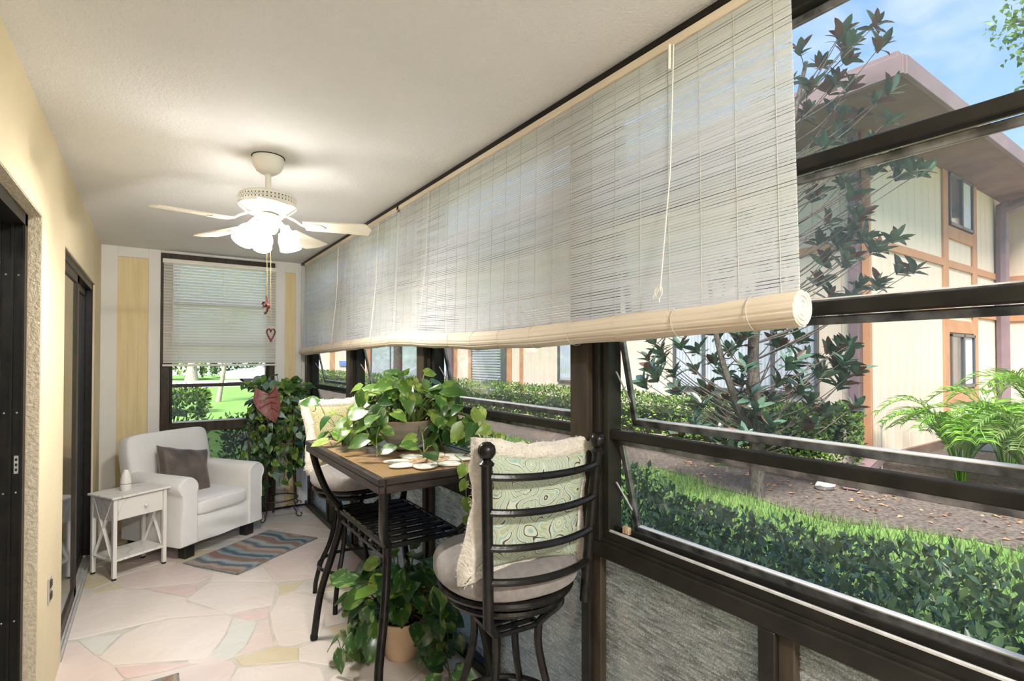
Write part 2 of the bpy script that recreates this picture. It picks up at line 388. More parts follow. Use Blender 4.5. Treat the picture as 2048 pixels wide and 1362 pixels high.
# paisley cloth
def paisley(name, base, mid, acc, dark):
    m, t, out = new_mat(name)
    b = t.nodes.new('ShaderNodeBsdfPrincipled'); b.inputs['Roughness'].default_value = 0.9
    c = t.nodes.new('ShaderNodeTexCoord'); nd = t.nodes.new('ShaderNodeTexNoise'); nd.inputs['Scale'].default_value = 7; nd.inputs['Detail'].default_value = 1
    t.links.new(c.outputs['Object'], nd.inputs[0])
    vm = t.nodes.new('ShaderNodeMix'); vm.data_type = 'RGBA'; vm.blend_type = 'LINEAR_LIGHT'; vm.inputs[0].default_value = 0.13
    t.links.new(c.outputs['Object'], vm.inputs[6]); t.links.new(nd.outputs['Color'], vm.inputs[7])
    vo = t.nodes.new('ShaderNodeTexVoronoi'); vo.inputs['Scale'].default_value = 8.0; t.links.new(vm.outputs[2], vo.inputs['Vector'])
    mu = t.nodes.new('ShaderNodeMath'); mu.operation = 'MULTIPLY'; mu.inputs[1].default_value = 6.5; t.links.new(vo.outputs['Distance'], mu.inputs[0])
    fr = t.nodes.new('ShaderNodeMath'); fr.operation = 'FRACT'; t.links.new(mu.outputs[0], fr.inputs[0])
    r = ramp(t, fr.outputs[0], [(0.0, dark), (0.085, dark), (0.125, base), (0.40, mid), (0.50, base), (0.70, acc), (0.80, base), (0.97, base)])
    v2 = t.nodes.new('ShaderNodeTexVoronoi'); v2.inputs['Scale'].default_value = 60; t.links.new(vm.outputs[2], v2.inputs['Vector'])
    r2 = ramp(t, v2.outputs['Distance'], [(0.16, (0.45, 0.45, 0.40)), (0.24, (1, 1, 1))])
    mm = t.nodes.new('ShaderNodeMix'); mm.data_type = 'RGBA'; mm.blend_type = 'MULTIPLY'; mm.inputs[0].default_value = 0.55
    t.links.new(r.outputs[0], mm.inputs[6]); t.links.new(r2.outputs[0], mm.inputs[7]); t.links.new(mm.outputs[2], b.inputs['Base Color'])
    t.links.new(b.outputs[0], out.inputs[0])
paisley('paisley', (0.56, 0.59, 0.47), (0.38, 0.44, 0.25), (0.25, 0.42, 0.37), (0.05, 0.053, 0.04))
paisley('paisley_warm', (0.52, 0.47, 0.27), (0.40, 0.37, 0.18), (0.30, 0.27, 0.12), (0.09, 0.065, 0.03))
# marble veins on side table
m = MATS['marble']; t = m.node_tree; b = [x for x in t.nodes if x.type == 'BSDF_PRINCIPLED'][0]
n = noise(t, 2.4, 5, 1.6); r = ramp(t, n.outputs[0], [(0.485, (0.80, 0.77, 0.72)), (0.497, (0.55, 0.52, 0.47)), (0.508, (0.80, 0.77, 0.72)), (1.0, (0.84, 0.82, 0.77))]); t.links.new(r.outputs[0], b.inputs['Base Color'])
# striped rug
def rugmat(name):
    m, t, out = new_mat(name)
    b = t.nodes.new('ShaderNodeBsdfPrincipled'); b.inputs['Roughness'].default_value = 1.0
    c = t.nodes.new('ShaderNodeTexCoord'); sp = t.nodes.new('ShaderNodeSeparateXYZ'); t.links.new(c.outputs['Object'], sp.inputs[0])
    nn = noise(t, 2.3, 1, mapscale=(0.6, 1.6, 1))
    ml = t.nodes.new('ShaderNodeMath'); ml.operation = 'MULTIPLY_ADD'; ml.inputs[1].default_value = 0.26; t.links.new(nn.outputs[0], ml.inputs[0]); t.links.new(sp.outputs['X'], ml.inputs[2])
    ad = t.nodes.new('ShaderNodeMath'); ad.operation = 'MULTIPLY'; ad.inputs[1].default_value = 2.7; t.links.new(ml.outputs[0], ad.inputs[0])
    fr = t.nodes.new('ShaderNodeMath'); fr.operation = 'FRACT'; t.links.new(ad.outputs[0], fr.inputs[0])
    cs = [(0.27, 0.35, 0.37), (0.06, 0.09, 0.125), (0.25, 0.33, 0.35), (0.30, 0.18, 0.13), (0.40, 0.33, 0.27), (0.09, 0.12, 0.155), (0.33, 0.39, 0.40), (0.24, 0.15, 0.12)]
    r = ramp(t, fr.outputs[0], [(k/8, cs[k]) for k in range(8)]); r.color_ramp.interpolation = 'EASE'
    n2 = noise(t, 120, 3); r2 = ramp(t, n2.outputs[0], [(0.3, (0.6, 0.6, 0.6)), (0.7, (1.15, 1.15, 1.15))])
    mm = t.nodes.new('ShaderNodeMix'); mm.data_type = 'RGBA'; mm.blend_type = 'MULTIPLY'; mm.inputs[0].default_value = 1.0
    t.links.new(r.outputs[0], mm.inputs[6]); t.links.new(r2.outputs[0], mm.inputs[7]); t.links.new(mm.outputs[2], b.inputs['Base Color'])
    bp = t.nodes.new('ShaderNodeBump'); bp.inputs['Strength'].default_value = 0.6; t.links.new(n2.outputs[0], bp.inputs['Height']); t.links.new(bp.outputs[0], b.inputs['Normal'])
    t.links.new(b.outputs[0], out.inputs[0])
rugmat('rug_stripes')
pm('rug_edge', (0.16, 0.18, 0.19), (0.26, 0.27, 0.27), scale=60, rough=1.0)
# flagstones
def stonemat(name, c1, c2):
    return pm(name, c1, c2, scale=2.6, rough=0.26, bump=0.5, bscale=7, detail=6, lo=0.3, hi=0.72, bdist=1.5, coord='Object')
stonemat('stone_beige', (0.66, 0.58, 0.515), (0.73, 0.66, 0.60))
stonemat('stone_pink', (0.64, 0.515, 0.465), (0.72, 0.635, 0.58))
stonemat('stone_rose', (0.62, 0.44, 0.405), (0.71, 0.595, 0.55))
stonemat('stone_green', (0.57, 0.57, 0.51), (0.67, 0.655, 0.595))
stonemat('stone_yellow', (0.57, 0.49, 0.33), (0.68, 0.60, 0.45))
pm('grout', (0.46, 0.43, 0.38), (0.56, 0.52, 0.46), scale=10, rough=0.8)

# ================================================================== THE ROOM
XL, XR, YB_, YF, HC = -0.355, 1.30, 5.57, -3.0, 2.44
fl = MB().box((XL-0.2, YF, -0.12), (1.37, YB_+0.05, -0.0035)).build('floor', 'grout', smooth=0)
tag(fl, 'pinkish flagstone porch floor with pale joints', 'floor', kind='structure')
STONES = [
 ('stone_beige', [(-0.359,4.19),(-0.288,4.225),(-0.135,4.22),(-0.037,4.143),(0.187,3.848),(0.181,3.778),(0.366,3.482),(0.093,3.609),(-0.114,3.616),(-0.305,3.615),(-0.361,3.632)]),
 ('stone_green', [(-0.306,3.59),(-0.192,3.569),(-0.132,3.547),(-0.206,3.369),(-0.224,3.378)]),
 ('stone_beige', [(-0.2,3.334),(-0.119,3.522),(-0.03,3.588),(0.105,3.583),(0.37,3.455),(0.392,3.411),(0.337,3.226),(0.238,3.019),(-0.138,3.209)]),
 ('stone_green', [(0.403,3.4),(0.503,3.269),(0.415,3.046),(0.344,2.952),(0.296,2.964),(0.255,3.006),(0.347,3.219)]),
 ('stone_beige', [(0.193,3.816),(0.265,3.945),(0.33,4.017),(0.685,3.773),(0.69,3.733),(0.612,3.45),(0.379,3.477)]),
 ('stone_rose', [(0.399,3.437),(0.588,3.436),(0.566,3.305),(0.488,3.294)]),
 ('stone_pink', [(0.501,3.231),(0.562,3.28),(0.535,2.971),(0.368,2.955),(0.423,3.037)]),
 ('stone_yellow', [(0.355,2.934),(0.533,2.942),(0.63,2.856),(0.605,2.74),(0.381,2.845)]),
 ('stone_beige', [(0.666,3.541),(0.622,3.423),(0.584,3.34),(0.565,3.136),(0.554,2.965),(0.571,2.926),(0.627,2.9),(0.747,2.904),(0.908,3.32),(0.755,3.558)]),
 ('stone_yellow', [(0.7,3.713),(0.854,3.694),(0.755,3.577),(0.673,3.558)]),
 ('stone_rose', [(-0.03,4.148),(0.253,4.03),(0.246,3.908),(0.194,3.867)]),
 ('stone_pink', [(-0.118,4.227),(-0.202,4.406),(-0.159,4.48),(0.193,4.518),(0.201,4.498),(0.348,4.212),(0.335,4.115),(0.267,4.059),(-0.037,4.177)]),
 ('stone_yellow', [(-0.293,4.249),(-0.196,4.358),(-0.132,4.232)]),
 ('stone_yellow', [(-0.36,4.411),(-0.354,4.835),(-0.209,4.411),(-0.296,4.326)]),
 ('stone_beige', [(0.338,4.036),(0.368,4.212),(0.495,4.044),(0.672,4.116),(0.687,3.809)]),
 ('stone_pink', [(0.691,4.123),(0.703,3.798),(0.86,3.72),(0.962,3.715),(1.075,3.973),(0.775,4.304)]),
 ('stone_pink', [(-0.369,3.466),(-0.362,3.602),(-0.306,3.571),(-0.224,3.364),(-0.203,3.318),(-0.142,3.182),(-0.096,3.043),(-0.215,2.997),(-0.366,3.193)]),
 ('stone_rose', [(-0.132,3.179),(0.176,3.016),(0.064,3.011),(-0.074,3.04),(-0.092,3.065)]),
 ('stone_pink', [(-0.069,3.018),(0.069,2.995),(0.23,2.983),(0.34,2.916),(0.347,2.866),(0.302,2.748),(-0.07,2.898)]),
 ('stone_beige', [(0.355,2.834),(0.606,2.717),(0.68,2.617),(0.658,2.398),(0.299,2.644),(0.317,2.738)]),
 ('stone_beige', [(0.642,2.852),(0.743,2.875),(0.818,2.769),(0.742,2.594),(0.616,2.735)]),
]
def inset(poly, d):
    c = Vector((sum(p[0] for p in poly)/len(poly), sum(p[1] for p in poly)/len(poly)))
    out = []
    for p in poly:
        v = Vector(p) - c; L = v.length
        out.append(tuple(c + v * max(0.2, (L-d)/L)))
    return out
def stone(poly, mt, z=0.0):
    n = len(poly); inn = inset(poly, 0.006)
    mb = MB()
    vs = [(p[0], p[1], -0.006) for p in poly] + [(p[0], p[1], z-0.0018) for p in poly] + [(p[0], p[1], z) for p in inn]
    fs = [(i, (i+1) % n, n+(i+1) % n, n+i) for i in range(n)] + [(n+i, n+(i+1) % n, 2*n+(i+1) % n, 2*n+i) for i in range(n)] + [tuple(range(2*n, 3*n))]
    a = sum(poly[i][0]*poly[(i+1) % n][1]-poly[(i+1) % n][0]*poly[i][1] for i in range(n))
    if a < 0: fs = [f[::-1] for f in fs]
    mb.add(vs, fs).build('stone', mt, fl, smooth=0)
for mt, poly in STONES: stone(inset(poly, -0.004), mt)
def inpoly(p, poly):
    c = False; n = len(poly)
    for i in range(n):
        x1, y1 = poly[i]; x2, y2 = poly[i-1]
        if (y1 > p[1]) != (y2 > p[1]) and p[0] < (x2-x1)*(p[1]-y1)/(y2-y1)+x1: c = not c
    return c
rs = random.Random(5)
seeds = []
while len(seeds) < 105:
    p = (rs.uniform(XL, 1.35), rs.uniform(-1.0, YB_))
    if any(inpoly(p, P) for _, P in STONES): continue
    if any((p[0]-s[0])**2+(p[1]-s[1])**2 < 0.19**2 for s in seeds) and rs.random() < 0.93: continue
    seeds.append(p)
allp = seeds + [(sum(p[0] for p in P)/len(P), sum(p[1] for p in P)/len(P)) for _, P in STONES]
def clip(poly, a, b, c):
    out = []
    for i in range(len(poly)):
        p, q_ = poly[i], poly[(i+1) % len(poly)]
        dp = a*p[0]+b*p[1]-c; dq = a*q_[0]+b*q_[1]-c
        if dp <= 0: out.append(p)
        if dp*dq < 0:
            t = dp/(dp-dq); out.append((p[0]+(q_[0]-p[0])*t, p[1]+(q_[1]-p[1])*t))
    return out
for s in seeds:
    poly = [(XL, -1.2), (1.355, -1.2), (1.355, YB_), (XL, YB_)]
    for o in allp:
        if o is s or len(poly) < 3: continue
        a, b = o[0]-s[0], o[1]-s[1]; L = math.hypot(a, b)
        if L > 1.6 or L < 1e-6: continue
        poly = clip(poly, a/L, b/L, (a*(s[0]+o[0])/2+b*(s[1]+o[1])/2)/L - 0.0035)
    if len(poly) < 3: continue
    cl_ = []
    for p in poly:
        if not cl_ or math.hypot(p[0]-cl_[-1][0], p[1]-cl_[-1][1]) > 0.012: cl_.append(p)
    if len(cl_) < 3: continue
    hull = sum(inpoly(p, P) for p in cl_ for _, P in STONES)
    if hull: cl_ = [(lerp(s[0], p[0], 0.6), lerp(s[1], p[1], 0.6)) if any(inpoly(p, P) for _, P in STONES) else p for p in cl_]
    stone(cl_, rs.choice(['stone_beige']*6+['stone_pink']*3+['stone_rose', 'stone_yellow', 'stone_green']), -0.0008)

ce = MB().box((XL-0.17, YF, HC), (1.36, YB_+0.1, HC+0.14)).build('ceiling', 'ceiling_paint', smooth=0)
tag(ce, 'off-white hand-textured plaster ceiling', 'ceiling', kind='structure')
rf = MB().box((-6, YF-1, HC+0.14), (1.55, YB_+0.4, 4.9)).box((-6, YF-1, 0), (-0.62, YB_+0.4, HC+0.14)).build('wall_sun_block', 'siding', smooth=0)  # unseen house mass put in to block the sun, height set for its shadow
tag(rf, 'unseen house mass above and beside the porch, raised to shade the near hedge', 'wall', kind='structure')
wf = MB().box((XL-0.2, YF-0.12, 0), (1.36, YF, HC+0.14)).build('wall_front', 'white_batten', smooth=0)
tag(wf, 'plain end wall of the porch behind the viewer', 'wall', kind='structure')

# ---- left wall with two sliding-door openings
D1, D2 = 2.72, (3.38, 5.03); ZH = 2.04; XI = -0.53
mb = MB()
mb.box((XI, YF, 0), (XL, -0.6, HC)); mb.box((XI, D1, 0), (XL, D2[0], HC)); mb.box((XI, D2[1], 0), (XL, YB_, HC))
mb.box((XI, -0.6, ZH), (XL, D1, HC)); mb.box((XI, D2[0], ZH), (XL, D2[1], HC))
wl = mb.build('wall_left', 'wall_paint', smooth=0)
tag(wl, 'warm cream painted wall with two sliding door openings', 'wall', kind='structure')
MB().box((-0.395, D1-0.004, 0), (XL-0.002, D1+0.0, ZH)).build('door_reveal', 'stucco', wl, 0, label='rough stucco jamb')
MB().box((-0.395, -0.6, ZH-0.004), (XL-0.002, D1, ZH)).build('door_reveal', 'stucco', wl, 0)
MB().box((-0.372, D2[0], ZH-0.004), (XL-0.002, D2[1], ZH)).build('door_reveal', 'stucco', wl, 0)
ob = MB().cbox((XL, 2.95, 0.44), (XL+0.006, 3.02, 0.55), 0.002).build('outlet_plate', 'outlet', wl, label='worn metal wall socket')
for dz in (0.47, 0.52): MB().cbox((XL+0.004, 2.968, dz-0.014), (XL+0.012, 3.002, dz+0.014), 0.002).build('socket', 'dark_gap', ob)
d1 = thing('door_1', 'dark bronze sliding door frame of the nearer opening', 'door', (0, 0, 0), kind='structure')
MB().box((-0.53, D1-0.03, 0.01), (-0.397, D1-0.002, ZH-0.006)).build('jamb', 'bronze', d1, 0)
for x in (-0.401, -0.4325, -0.468, -0.5):
    MB().box((x-0.004, D1-0.046, 0.01), (x+0.004, D1-0.028, ZH-0.006)).build('jamb_rib', 'bronze', d1, 0)
MB().box((-0.53, -0.55, ZH-0.05), (-0.397, D1-0.002, ZH-0.006)).build('head_track', 'bronze', d1, 0)
MB().box((-0.55, -0.55, 0.0), (-0.537, D1, ZH-0.02)).build('pane', 'dark_pane', d1, 0)
for z in (1.80, 1.28, 0.98, 0.50):
    for x in (-0.452, -0.417): MB().sphere((x, D1-0.031, z), (0.004, 0.002, 0.004), 8, 4).build('screw', 'steel', d1)
sp = MB().cbox((-0.424, D1-0.036, 1.05), (-0.408, D1-0.03, 1.12), 0.002).build('strike_plate', 'steel', d1, label='pale metal strike plate')
for z in (1.066, 1.085, 1.104): MB().sphere((-0.416, D1-0.0365, z), (0.004, 0.002, 0.006), 8, 4).build('slot', 'dark_gap', sp)
d2 = thing('door_2', 'dark bronze glass sliding door of the farther opening', 'door', (0, 0, 0), kind='structure')
MB().box((-0.45, D2[1]-0.03, 0.03), (-0.368, D2[1], ZH-0.006)).build('jamb', 'bronze', d2, 0)
MB().box((-0.372, D2[1]-0.045, 0.03), (-0.364, D2[1]-0.03, ZH-0.006)).build('jamb_rib', 'bronze', d2, 0)
MB().box((-0.45, D2[0], ZH-0.05), (-0.368, D2[1], ZH-0.006)).build('head_track', 'bronze', d2, 0)
for x, w in ((-0.45, 0.012), (-0.415, 0.008), (-0.388, 0.008), (-0.362, 0.010)):
    MB().box((x, D2[0], 0.0), (x+w, D2[1], 0.022)).build('floor_track', 'track_metal', d2, 0)
MB().box((-0.455, D2[0], 0.0), (-0.352, D2[1], 0.006)).build('floor_track', 'track_metal', d2, 0)
ps = MB()
for y0, y1 in ((D2[0], D2[0]+0.06), (4.10, 4.20)): ps.cbox((-0.398, y0, 0.03), (-0.372, y1, ZH-0.04), 0.003)
ps.cbox((-0.398, D2[0], 0.03), (-0.372, 4.2, 0.10), 0.003); ps.cbox((-0.398, D2[0], ZH-0.1), (-0.372, 4.2, ZH-0.04), 0.003)
a = ps.build('sliding_panel', 'bronze_worn', d2); MB().box((-0.388, 3.42, 0.09), (-0.382, 4.12, ZH-0.08)).build('pane', 'dark_pane', a, 0)
ps = MB()
for y0, y1 in ((4.10, 4.16), (4.95, 5.0)): ps.cbox((-0.430, y0, 0.03), (-0.404, y1, ZH-0.04), 0.003)
ps.cbox((-0.430, 4.1, 0.03), (-0.404, 5.0, 0.09), 0.003); ps.cbox((-0.430, 4.1, ZH-0.1), (-0.404, 5.0, ZH-0.04), 0.003)
a = ps.build('fixed_panel', 'bronze', d2); MB().box((-0.419, 4.14, 0.08), (-0.413, 4.97, ZH-0.08)).build('pane', 'dark_pane', a, 0)

# ---- back wall: white battens, cream boards, bronze window
Y0 = YB_
wb = MB().box((XL-0.1, Y0+0.02, 0), (0.065, Y0+0.12, HC)).box((0.995, Y0+0.02, 0), (1.36, Y0+0.12, HC)).box((0.065, Y0+0.02, 2.415), (0.995, Y0+0.12, HC)).build('wall_back', 'white_batten', smooth=0)
tag(wb, 'white end wall with battens and cream board strips', 'wall', kind='structure')
for lo, hi in (((XL, 0), (-0.242, HC)), ((-0.026, 0), (0.063, HC)), ((-0.242, 2.355), (-0.026, HC)), ((0.997, 0), (1.09, HC)), ((1.19, 0), (1.245, HC)), ((1.247, 0), (1.30, HC)), ((1.09, 2.335), (1.19, HC)), ((0.063, 2.418), (0.997, HC))):
    MB().cbox((lo[0], Y0, lo[1]), (hi[0], Y0+0.025, hi[1]), 0.002).build('batten', 'white_batten', wb, 0)
for x0, x1, zt in ((-0.242, -0.17, 2.355), (-0.17, -0.098, 2.355), (-0.098, -0.026, 2.355), (1.09, 1.14, 2.335), (1.14, 1.19, 2.335)):
    MB().cbox((x0, Y0+0.01, 0.0), (x1, Y0+0.03, zt), 0.0015).build('board', 'cream_panel', wb, 0)
MB().cbox((0.997, Y0-0.006, 0.0), (1.30, Y0, 0.02), 0.002).build('base_strip', 'bronze_worn', wb, 0)
w5 = thing('window_5', 'tall dark bronze window in the end wall', 'window', (0, Y0, 0), kind='structure')
for lo, hi in (((0.065, 0), (0.135, 2.415)), ((0.935, 0), (0.995, 2.415)), ((0.135, 2.355), (0.935, 2.415)), ((0.135, 0.0), (0.935, 0.05)), ((0.135, 0.82), (0.935, 0.905))):
    MB().cbox((lo[0], -0.018, lo[1]), (hi[0], 0.06, hi[1]), 0.003).build('frame', 'bronze_worn', w5)
for lo, hi in (((0.135, 0.905), (0.155, 2.355)), ((0.915, 0.905), (0.935, 2.355))):
    MB().cbox((lo[0], -0.004, lo[1]), (hi[0], 0.05, hi[1]), 0.003).build('inner_frame', 'bronze', w5)
for z in (1.222, 1.59, 1.96): MB().cbox((0.135, 0.0, z), (0.935, 0.045, z+0.03), 0.003).build('bar', 'bronze_worn', w5)
MB().cbox((0.16, -0.022, 0.905), (0.93, 0.03, 0.917), 0.002).build('sill', 'track_metal', w5)
for z0, z1 in ((0.917, 1.222), (1.252, 1.59), (1.62, 1.96), (1.99, 2.355)): MB().box((0.15, 0.022, z0), (0.92, 0.026, z1)).build('pane', 'pane_clear', w5, 0)
MB().box((0.135, 0.020, 0.05), (0.935, 0.024, 0.82)).build('lower_pane', 'screen', w5, 0)
for x, z in ((0.10, 1.33), (0.10, 1.0), (0.12, 0.95)): MB().sphere((x, -0.02, z), (0.005, 0.003, 0.005), 8, 4).build('screw', 'dark_gap', w5)

# ---- window wall on the right
wr = thing('wall_right', 'dark bronze window wall framing along the porch', 'window wall', (0, 0, 0), kind='structure')
MB().cbox((1.30, YF, 2.345), (1.365, YB_, HC), 0.004).build('header', 'bronze', wr)
MB().cbox((1.238, YF, 2.418), (1.31, YB_, HC+0.004), 0.003).build('header_strip', 'bronze', wr)
MB().cbox((1.285, YF, 0.797), (1.36, YB_, 0.850), 0.004).build('sill_rail', 'bronze', wr)
MB().cbox((1.300, YF, 0.846), (1.355, YB_, 0.892), 0.003).build('sill_track', 'bronze', wr)
MB().cbox((1.292, YF, 0.846), (1.301, YB_, 0.862), 0.002).build('sill_lip', 'bronze', wr)
MB().cbox((1.322, YF, 0.890), (1.332, YB_, 0.910), 0.002).build('sill_lip', 'bronze', wr)
MB().cbox((1.300, YF, 0.888), (1.308, YB_, 0.897), 0.002).build('sill_lip', 'track_metal', wr)
MB().cbox((1.285, YF, -0.001), (1.365, YB_, 0.05), 0.004).build('base_rail', 'bronze', wr)
PY = [-2.63, -1.29, 0.05, 1.39, 2.74, 4.07, 5.42]
for y in PY:
    MB().cbox((1.262, y-0.02, 0.85), (1.35, y+0.075, HC-0.02), 0.004).build('post', 'bronze_worn', wr)
    MB().cbox((1.285, y-0.055, 0.85), (1.35, y-0.018, HC-0.02), 0.003).build('post', 'bronze', wr)
    MB().cbox((1.297, y-0.088, 0.89), (1.36, y-0.053, HC-0.02), 0.003).build('jamb', 'bronze', wr)
    MB().cbox((1.297, y+0.073, 0.89), (1.36, y+0.098, HC-0.02), 0.003).build('jamb', 'bronze', wr)
KY = []
for i, y in enumerate(PY):
    KY.append(y)
    if i < len(PY)-1: KY.append((y+PY[i+1])/2)
for y in KY:
    MB().cbox((1.285, y-0.004, 0.05), (1.35, y+0.042, 0.80), 0.003).build('kick_post', 'bronze', wr)
    MB().cbox((1.300, y-0.045, 0.05), (1.35, y-0.003, 0.80), 0.003).build('kick_post', 'bronze_worn', wr)
for i in range(len(KY)-1):
    if KY[i+1] > -1.0: MB().box((1.325, KY[i]+0.04, 0.05), (1.329, KY[i+1]-0.044, 0.80)).build('kick_panel', 'scratched', wr, 0, label='scratched cloudy clear panel')
MB().cbox((1.310, 1.225, 0.895), (1.326, 1.255, 0.920), 0.003).build('sash_clip', 'mat_brown', wr, label='small tan metal clip')
names = {0.05: ('window_1', 'nearest awning window bay, right of the thick post'), 1.39: ('window_2', 'awning window bay just beyond the thick post'),
         2.74: ('window_3', 'awning window bay third from the viewer'), 4.07: ('window_4', 'awning window bay in the far corner')}
for y, yn in zip(PY[:-1], PY[1:]):
    if y not in names: continue
    w = thing(names[y][0], names[y][1], 'window', (1.315, 0, 0), kind='structure')
    y0, y1 = y+0.1, yn-0.09
    for zt in (1.976, 1.620, 1.240): MB().cbox((-0.012, y0, zt-0.032), (0.022, y1, zt), 0.003).build('bar', 'bronze', w)
    for k, (zt, zb) in enumerate(((2.345, 1.955), (1.940, 1.605), (1.585, 1.238), (1.205, 0.858))):
        h = zt-zb; ang = math.asin((0.035, 0.045, 0.075, 0.085)[k]/h)
        mb = MB()
        mb.cbox((0.0, y0+0.004, -h), (0.014, y0+0.026, 0), 0.002); mb.cbox((0.0, y1-0.026, -h), (0.014, y1-0.004, 0), 0.002)
        mb.cbox((0.0, y0+0.004, -h), (0.016, y1-0.004, -h+0.024), 0.002); mb.cbox((0.0, y0+0.004, -0.02), (0.014, y1-0.004, 0), 0.002)
        glint = MB().box((0.001, y0+0.024, -h+0.0235), (0.0155, y1-0.024, -h+0.0265))  # pale strip painted in for the sky reflection along the bottom rail
        s = mb.build('sash', 'aluminium', w, loc=(0.018, 0, zt), rot=(0, -ang, 0))
        MB().box((0.005, y0+0.02, -h+0.015), (0.009, y1-0.02, -0.012)).build('pane', 'pane_dusty' if k < 2 and y < 1 else 'pane', s, 0)
        glint.build('rail_glint', 'painted_white', s, 0)
        for ye in (y0+0.012, y1-0.012):
            p = Vector((0.018 + math.sin(ang)*h*0.75, ye, zt - math.cos(ang)*h*0.75))
            MB().tube([(0.005, ye, zt-h*0.42), tuple(p)], 0.003, 6).build('stay_arm', 'track_metal', w)

# ---- outdoors: ground
GZ = -0.06
g = MB().box((-40, -40, GZ-0.3), (70, 110, GZ)).build('lawn', 'lawn', smooth=0); tag(g, 'green lawn around the buildings', 'lawn', kind='structure')
g = MB()
xs = np.linspace(-3, 26, 60)
ed = [(5.55 + 0.22*math.sin(y*1.7) + 0.1*math.sin(y*4.1+1), y) for y in xs]
g.prism(ed + [(16, 26), (16, -3)][::1], GZ-0.01, GZ+0.012)
g = g.build('planting_bed', 'mulch', smooth=0); tag(g, 'bare brown soil bed along the opposite building', 'ground', kind='structure')
g = MB().prism([(2.75, -3), (2.9, 0), (3.2, 2), (3.0, 5), (3.1, 12), (1.4, 12), (1.4, -3)], GZ-0.01, GZ+0.008).build('hedge_bed', 'mulch', smooth=0); tag(g, 'dark soil under the near hedge', 'ground', kind='structure')
g = MB().box((1.37, -4, GZ-0.02), (1.98, 7, GZ+0.02)).build('gravel_strip', 'concrete', smooth=0); tag(g, 'pale concrete strip along the foot of the window wall', 'path', kind='structure')
g = MB().box((-30, 32, GZ-0.01), (60, 40.5, GZ+0.015)).build('road', 'asphalt', smooth=0); tag(g, 'pale grey road seen through the end window', 'road', kind='structure')

# leaf clouds -------------------------------------------------------
def leafcloud(P, D, N, size, width=0.5, fold=0.12):
    # P positions, D axis (unit), N normal, arrays -> verts, faces
    S = np.cross(D, N); S /= np.linalg.norm(S, axis=1)[:, None]+1e-9
    N2 = np.cross(S, D)
    sz = size[:, None]
    base = P; tip = P + D*sz; mid = P + D*sz*0.45
    l = mid + S*sz*width*0.5 + N2*sz*fold; r_ = mid - S*sz*width*0.5 + N2*sz*fold
    n = len(P)
    V = np.empty((n, 4, 3)); V[:, 0] = base; V[:, 1] = l; V[:, 2] = tip; V[:, 3] = r_
    idx = np.arange(n)*4
    F = np.empty((n, 2, 3), int); F[:, 0] = np.stack([idx, idx+2, idx+1], 1); F[:, 1] = np.stack([idx, idx+3, idx+2], 1)
    return V.reshape(-1, 3), F.reshape(-1, 3)
def fastmesh(name, V, F, mat):
    me = bpy.data.meshes.new(name)
    nv, nf = len(V), len(F)
    me.vertices.add(nv); me.vertices.foreach_set('co', np.ascontiguousarray(V, dtype=np.float32).ravel())
    me.loops.add(nf*3); me.loops.foreach_set('vertex_index', np.ascontiguousarray(F, dtype=np.int32).ravel())
    me.polygons.add(nf); me.polygons.foreach_set('loop_start', np.arange(nf, dtype=np.int32)*3)
    me.materials.append(MATS[mat]); me.update(calc_edges=True); me.validate()
    return me
rng = np.random.default_rng(3)
def unit(a): return a/(np.linalg.norm(a, axis=-1, keepdims=True)+1e-9)
def surface_leaves(n, samp, size, jitter=0.9):
    P, Nn = samp(n)
    D = unit(Nn*0.5 + rng.normal(size=P.shape)*jitter*0.6 + np.array([0, 0, 0.25]))
    N = unit(Nn + rng.normal(size=P.shape)*0.55 + np.array([0, 0, 0.35]))
    s = size*rng.uniform(0.6, 1.25, n)
    return P, D, N, s
LEAF1 = None
def leaf_objects(name, P, D, N, s, mat, parent, width=0.5, fold=0.12):
    # individual leaves sharing one mesh
    V, F = leafcloud(np.zeros((1, 3)), np.array([[0., 1, 0]]), np.array([[0., 0, 1]]), np.ones(1), width, fold)
    me = fastmesh(name, V, F, mat)
    for p, d, n_, k in zip(P, D, N, s):
        d = Vector(d); n_ = Vector(n_); x = d.cross(n_).normalized(); z = x.cross(d)
        o = bpy.data.objects.new(name, me); COL.objects.link(o); o.parent = parent
        M = Matrix((( x.x, d.x, z.x, p[0]), (x.y, d.y, z.y, p[1]), (x.z, d.z, z.z, p[2]), (0, 0, 0, 1)))
        o.matrix_local = M @ Matrix.Scale(float(k), 4)
def split_near(P, D, N, s, origin, k=300, cond=None):
    c = np.array([0, 0, 1.486]) - np.array(origin)
    d = np.linalg.norm(P-c, axis=1)/s
    if cond is not None: d = np.where(cond, d, 1e9)
    near = np.argsort(d)[:k]; m_ = np.zeros(len(P), bool); m_[near] = True
    return m_
